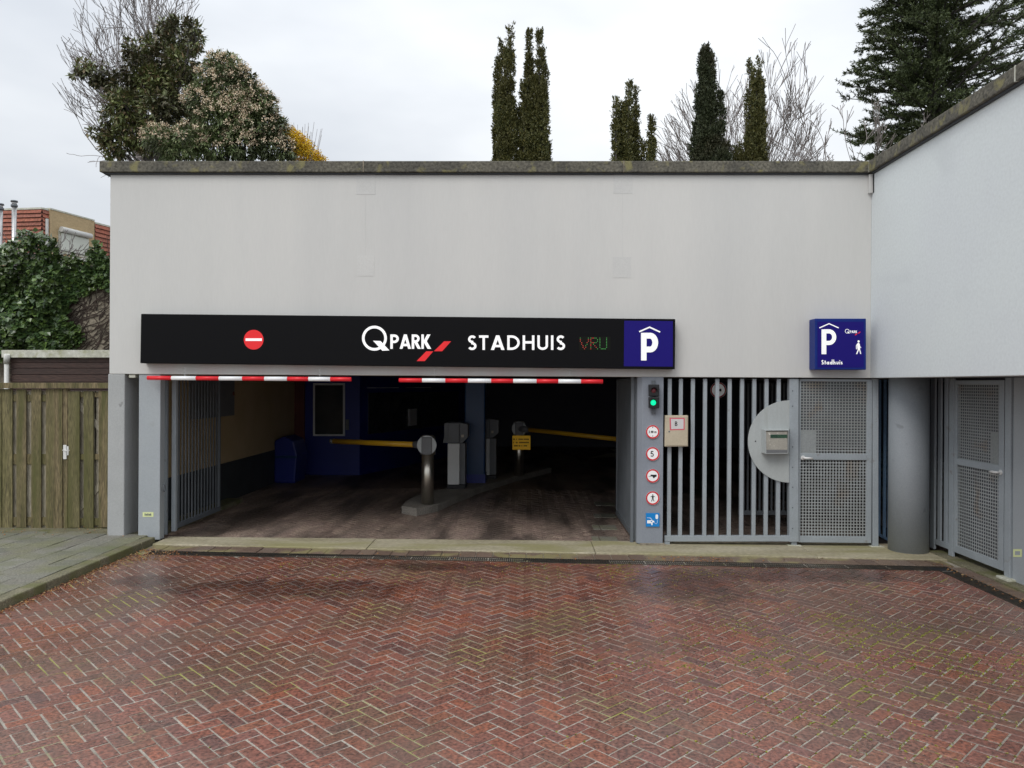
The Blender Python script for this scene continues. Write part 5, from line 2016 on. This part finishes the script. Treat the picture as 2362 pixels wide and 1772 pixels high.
keep = (pys > top_line(pxs)) & ((pxs < 178 + 14 * np.sin(pys * .05) - np.where(pys > 760, (pys - 760) * .4, 0) + np.where((pys > 745), 10, 0)) | (pys < 668 + 12 * np.sin(pxs * .1)))
pxs, pys = pxs[keep], pys[keep]
bul = .38 + .22 * np.sin(pxs * .05 + 1) * np.sin(pys * .04) + .12 * np.sin(pxs * .13) * np.sin(pys * .11 + 2)
bul *= np.clip((190 - pxs) / 60, .25, 1)
Pw = []
for a, c, e in zip(pxs, pys, bul):
    q = at(a, c, YV)
    Pw.append((q.x, YV - .02 - max(.02, e) * random.random() ** .4, q.z))
Pw = np.array(Pw)
n = len(Pw)
d = np.stack([rng.normal(size=n) * .7, -np.abs(rng.normal(size=n)) * .6 - .2, rng.normal(size=n) * .5 - .45], 1)
V, F = leaves(Pw, d, .085 + .05 * rng.random(n), .085 + .04 * rng.random(n), .1, up=np.array([0, -.75, .7]))
npmesh('foliage', V, F, 'ivy', iv)
random.seed(3)
mb = MB()
for k in range(170):
    px, py = random.uniform(120, 262), random.uniform(620, 830)
    p_ = at(px, py, YV - .012)
    ang = random.uniform(.1, 1.35)
    pts = [p_]
    for i in range(random.randint(5, 10)):
        ang += random.gauss(0, .28)
        p_ = p_ + Vector((math.cos(ang) * .09, random.gauss(0, .004), math.sin(ang) * .08))
        if p_.x > XL - .02:
            break
        pts.append(Vector((p_.x, min(p_.y, YV - .006), p_.z)))
    if len(pts) > 2:
        mb.tube(pts, [.009 - .0006 * i for i in range(len(pts))], 4, cap=False)
mb.build('stems', 'creeper', iv)
# brownish shrub above the ivy
bsh = thing('brown_shrub', 'brownish bare shrub in front of the red tiled house, above the ivy', 'shrub', (at(60, 600, 24).x, 24, 3))
mb = MB()
base = at(40, 690, 24)
for k in range(44):
    a = math.radians(-75 + 150 * k / 43)
    limb_tree(mb, base + Vector((math.sin(a) * .9, 0, 0)), Vector((math.sin(a) * .6, random.uniform(-.3, .3), 1)), random.uniform(.8, 1.2), .02, 3, .6, .1, (2, 4), .6, 4, .14, 3, .009)
mb.build('branches', 'twig', bsh)

# ================================================================== HOUSES FAR LEFT
hs = thing('tiled_house', 'far house with red tile-hung walls and a yellow brick bay with half-closed shutter', 'house', (-19, 31, 0))
K0 = at(97, 483, 30.0)            # corner
ZH = K0.z
Lf = at(-60, 488, 30.4)
cR = at(262, 527, 33.6)


def wallseg(P0, P1, z0, z1, name, mat, th=.25, parent=hs, out=0.0):
    d = Vector((P1.x - P0.x, P1.y - P0.y, 0))
    n_ = Vector((d.y, -d.x, 0)).normalized()
    a, c = Vector((P0.x, P0.y, 0)) + n_ * out, Vector((P1.x, P1.y, 0)) + n_ * out
    q = [a + UZ * z0, c + UZ * z0, c + UZ * z1, a + UZ * z1]
    return MB().hexa(q, [v - n_ * th for v in q]).build(name, mat, parent), n_


def along(P0, P1, t):
    return P0 + (P1 - P0) * t


# left (frontal) red face
wallseg(Lf, K0, 3, ZH, 'wall', 'houseshade')
MB().hexa([(Lf.x, Lf.y + .3, 3), (K0.x - .01, K0.y + .3, 3), (cR.x - .3, cR.y, 3), (cR.x - 5, cR.y + 3, 3)], [(Lf.x, Lf.y + .3, ZH - .3), (K0.x - .01, K0.y + .3, ZH - .3), (cR.x - .3, cR.y, ZH - .3), (cR.x - 5, cR.y + 3, ZH - .3)]).build('core', 'houseshade', hs)


def tile_rows(P0, P1, z0, z1, n):
    d = Vector((P1.x - P0.x, P1.y - P0.y, 0))
    n_ = Vector((d.y, -d.x, 0)).normalized()
    a, c = Vector((P0.x, P0.y, 0)), Vector((P1.x, P1.y, 0))
    h = (z1 - z0) / n
    for i in range(n):
        zb0, zt0 = z0 + i * h + h * .10, z0 + (i + 1) * h + h * .02
        q0, q1 = .07, .015
        f = [a + n_ * q0 + UZ * zb0, c + n_ * q0 + UZ * zb0, c + n_ * q1 + UZ * zt0, a + n_ * q1 + UZ * zt0]
        MB().hexa(f, [v - n_ * .012 for v in f]).build('tile_row', 'housered', hs)


tile_rows(Lf, K0, 7.0, ZH, 12)
tR = 0.14
Pq = along(K0, cR, tR)
wallseg(K0, Pq, 3, ZH, 'wall', 'houseshade')
tile_rows(K0, Pq, 7.0, ZH, 12)
Pe = along(K0, cR, .80)
# yellow bay
Pyl, Pyr = at(115, 483, 30.25), at(218, 512, 32.5)
wallseg(Pyl, Pyr, 3, Pyl.z + .0, 'brick_bay', 'houseyellow', .4)
ny = wallseg(Pyl, Pyr, Pyl.z, Pyl.z + .06, 'bay_trim', 'whitetrim', .42, hs, .02)[1]
Pr0, Pr1 = at(218, 516, 32.55), at(262, 530, 33.6)
wallseg(Pr0, Pr1, 3, Pr0.z, 'wall', 'houseshade')
tile_rows(Pr0, Pr1, 6.0, Pr0.z, 16)
wallseg(Pr0, Pr1, Pr0.z, Pr0.z + .07, 'roof_trim', 'whitetrim', .3, hs, .04)
wallseg(Lf, K0, ZH, ZH + .07, 'roof_trim', 'whitetrim', .3, hs, .05)
wallseg(K0, Pq, ZH, ZH + .07, 'roof_trim', 'whitetrim', .3, hs, .05)
# window with roller shutter
dy_ = Vector((Pyr.x - Pyl.x, Pyr.y - Pyl.y, 0))


def wpt(px):
    """point on the bay plane for a photo column"""
    d = ray(px, 560)
    s_ = Vector((Pyl.x, Pyl.y, 0)) - Vector((EYE.x, EYE.y, 0))
    det = d.x * (-dy_.y) + dy_.x * d.y
    u = (s_.x * (-dy_.y) + dy_.x * s_.y) / det
    return Vector((EYE.x + d.x * u, EYE.y + d.y * u, EYE.z + 0)), u


def zat(px, py):
    u = wpt(px)[1]
    return EYE.z + ray(px, py).z * u


wl, wr = wpt(134)[0], wpt(203)[0]
z_t, z_b = zat(134, 530), zat(203, 597)
wo_, _ = wallseg(wl, wr, z_b, z_t, 'window', 'whitetrim', .1, hs, .05)
wl2, wr2 = wpt(137)[0], wpt(200)[0]
zs = zat(134, 576)
n_ = ny
MB().hexa([v + n_ * .06 + UZ * z for v, z in ((Vector((wl2.x, wl2.y, 0)), zs), (Vector((wr2.x, wr2.y, 0)), zs), (Vector((wr2.x, wr2.y, 0)), z_t - .12), (Vector((wl2.x, wl2.y, 0)), z_t - .12))],
          [v + n_ * .10 + UZ * z for v, z in ((Vector((wl2.x, wl2.y, 0)), zs), (Vector((wr2.x, wr2.y, 0)), zs), (Vector((wr2.x, wr2.y, 0)), z_t - .12), (Vector((wl2.x, wl2.y, 0)), z_t - .12))]).build('shutter', 'shutter', wo_)
MB().hexa([v + n_ * .06 + UZ * z for v, z in ((Vector((wl2.x, wl2.y, 0)), z_b + .1), (Vector((wr2.x, wr2.y, 0)), z_b + .1), (Vector((wr2.x, wr2.y, 0)), zs - .01), (Vector((wl2.x, wl2.y, 0)), zs - .01))],
          [v + n_ * .08 + UZ * z for v, z in ((Vector((wl2.x, wl2.y, 0)), z_b + .1), (Vector((wr2.x, wr2.y, 0)), z_b + .1), (Vector((wr2.x, wr2.y, 0)), zs - .01), (Vector((wl2.x, wl2.y, 0)), zs - .01))]).build('pane', 'glass', wo_)
MB().tube([Vector((wl.x, wl.y, z_t + .02)) + n_ * .15, Vector((wr.x, wr.y, z_t + .02)) + n_ * .15], .11, 10).build('shutter_box', 'pvc', wo_, smooth=True)
# cornice and lower storey
P0_, P1_ = at(165, 597, 31), at(262, 612, 32.6)
wallseg(at(-60, 556, 28.5), at(262, 612, 31.6), at(165, 597, 31).z - .15, at(165, 597, 31).z, 'cornice', 'pvc', .3)
wallseg(at(-60, 556, 28.5), at(262, 612, 31.6), 2, at(165, 597, 31).z - .16, 'lower_wall', 'houseyellow', .25, hs, -.03)
cpn = at(104, 560, 30.0)
q = along(K0, cR, .07)
MB().tube([(q.x + .05, q.y - .12, 5), (q.x + .05, q.y - .12, ZH - .35)], .06, 8).build('downpipe', 'pvc', hs)
for (px, yt, lab) in ((33, 463, 'tall pale metal flue pipe with cap rising in front of the red tiles'), (1, 470, 'second flue pipe cut off by the left picture edge')):
    q = at(px, yt, 29.2)
    f_ = thing('flue_pipe', lab, 'flue', (q.x, 29.2, 5), 'metal flue pipes')
    MB().tube([(q.x, 29.2, 4), (q.x, 29.2, q.z - .25)], .085, 14).build('pipe', 'flue', f_, smooth=True)
    MB().tube([(q.x, 29.2, q.z - .24), (q.x, 29.2, q.z - .16)], .12, 14).build('collar', 'darksteel', f_, smooth=True)
    MB().tube([(q.x, 29.2, q.z - .15), (q.x, 29.2, q.z - .06)], .09, 14).build('pipe_head', 'flue', f_, smooth=True)
    MB().tube([(q.x, 29.2, q.z - .055), (q.x, 29.2, q.z)], [.13, .12], 14).build('cap', 'darksteel', f_, smooth=True)

# ================================================================== LITTER, MOSS, GRIT


def scatter(name, pts, size, mat, lift, label, cat, flat=True):
    P = np.array(pts)
    n = len(P)
    P[:, 2] += lift
    d = rng.normal(size=(n, 3)) * np.array([1, 1, .15 if flat else .6])
    V, F = leaves(P - d * size * .2, d, size * (.6 + .9 * rng.random(n)), size * (.4 + .6 * rng.random(n)), .25, up=np.array([0, 0, 1.5]))
    o = npmesh(name, V, F, mat, None, kind='stuff')
    o['label'] = label
    return o


random.seed(77)
pts = []
for k in range(520):
    y = 6.5 + 3.5 * random.random() ** .7
    pts.append((-5.02 + abs(random.gauss(0, .07)) * (1 + (y - 6.5) * .35), y, undulate(-5, y)))
for k in range(160):
    pts.append((-4.9 + random.random() * .5, 9.3 + random.random() * .6, 0))
for k in range(150):
    pts.append((1.6 + random.random() * 1.0 if random.random() < .6 else -4.5 + 9 * random.random(), 9.55 + random.random() * .3, .004))
for k in range(130):
    pts.append((5.0 + random.random() * .15, 6.5 + 3.2 * random.random(), .004))
for k in range(60):
    pts.append((-5.3 - 2.5 * random.random(), 10.4 + .6 * random.random(), KH))
scatter('fallen_leaves', pts, .026, 'litter', .004, 'dry brown leaf litter gathered along the kerb and drain', 'leaves')
pts = []
for k in range(420):
    pts.append((-4.9 + 9.7 * random.random(), 4.2 + 5.3 * random.random(), 0))
scatter('pale_grit', [(a, b_, undulate(a, b_)) for a, b_, _ in pts], .011, 'grit', .002, 'pale grit and petals scattered over the red bricks', 'grit')
# moss tufts sitting in the joints on the right
pts = []
w_j = .1045
for k in range(26000):
    X, Y = random.uniform(-3.0, 4.8), random.uniform(4.2, 9.5)
    dens = math.exp(-((X - 2.9) / 1.3) ** 2 - ((Y - 6.3) / .9) ** 2) + .35 * math.exp(-((X - 1.0) / 1.2) ** 2 - ((Y - 9.1) / .5) ** 2) + .25 * math.exp(-((X + 2.4) / .6) ** 2 - ((Y - 8.9) / .4) ** 2) + .12 * math.exp(-((X - 3.0) / 2) ** 2 - ((Y - 5) / 1.2) ** 2)
    nn = mnoise.noise(Vector((X * 2.2, Y * 2.2, 3))) + .25
    if random.random() > dens * max(0, nn) * 4.5:
        continue
    # local herringbone coordinates
    cxm, cym = (PX0 + PX1) / 2 + .03, (PY0 + PY1) / 2 + .02
    u_ = ((X - cxm) + (Y - cym)) * math.sqrt(.5) / w_j
    v_ = (-(X - cxm) + (Y - cym)) * math.sqrt(.5) / w_j
    fu, fv = u_ - math.floor(u_), v_ - math.floor(v_)
    i, j = math.floor(u_), math.floor(v_)
    k4 = (i - j) % 4
    e = .045
    # snap to nearest real joint line of the brick that owns this cell
    if k4 in (0, 1):        # horizontal brick cells (k=0 first, k=1 second)
        cand = [(abs(fv), 'v0'), (abs(1 - fv), 'v1')] + ([(fu, 'u0')] if k4 == 0 else [(1 - fu, 'u1')])
    else:
        cand = [(abs(fu), 'u0'), (abs(1 - fu), 'u1')] + ([(fv, 'v0')] if k4 == 3 else [(1 - fv, 'v1')])
    s_ = min(cand)[1]
    if s_ == 'v0': v_ = j
    if s_ == 'v1': v_ = j + 1
    if s_ == 'u0': u_ = i
    if s_ == 'u1': u_ = i + 1
    u_ += random.gauss(0, .03) * (s_[0] == 'u')
    v_ += random.gauss(0, .03) * (s_[0] == 'v')
    X2 = (u_ - v_) * math.sqrt(.5) * w_j + cxm
    Y2 = (u_ + v_) * math.sqrt(.5) * w_j + cym
    for q in range(3):
        pts.append((X2 + random.gauss(0, .003), Y2 + random.gauss(0, .003), undulate(X2, Y2) - .007))
scatter('joint_moss', pts, .016, 'moss', .002, 'yellow-green moss growing in the brick joints', 'moss', flat=False)
print('objects', len(bpy.data.objects), 'moss', len(pts))
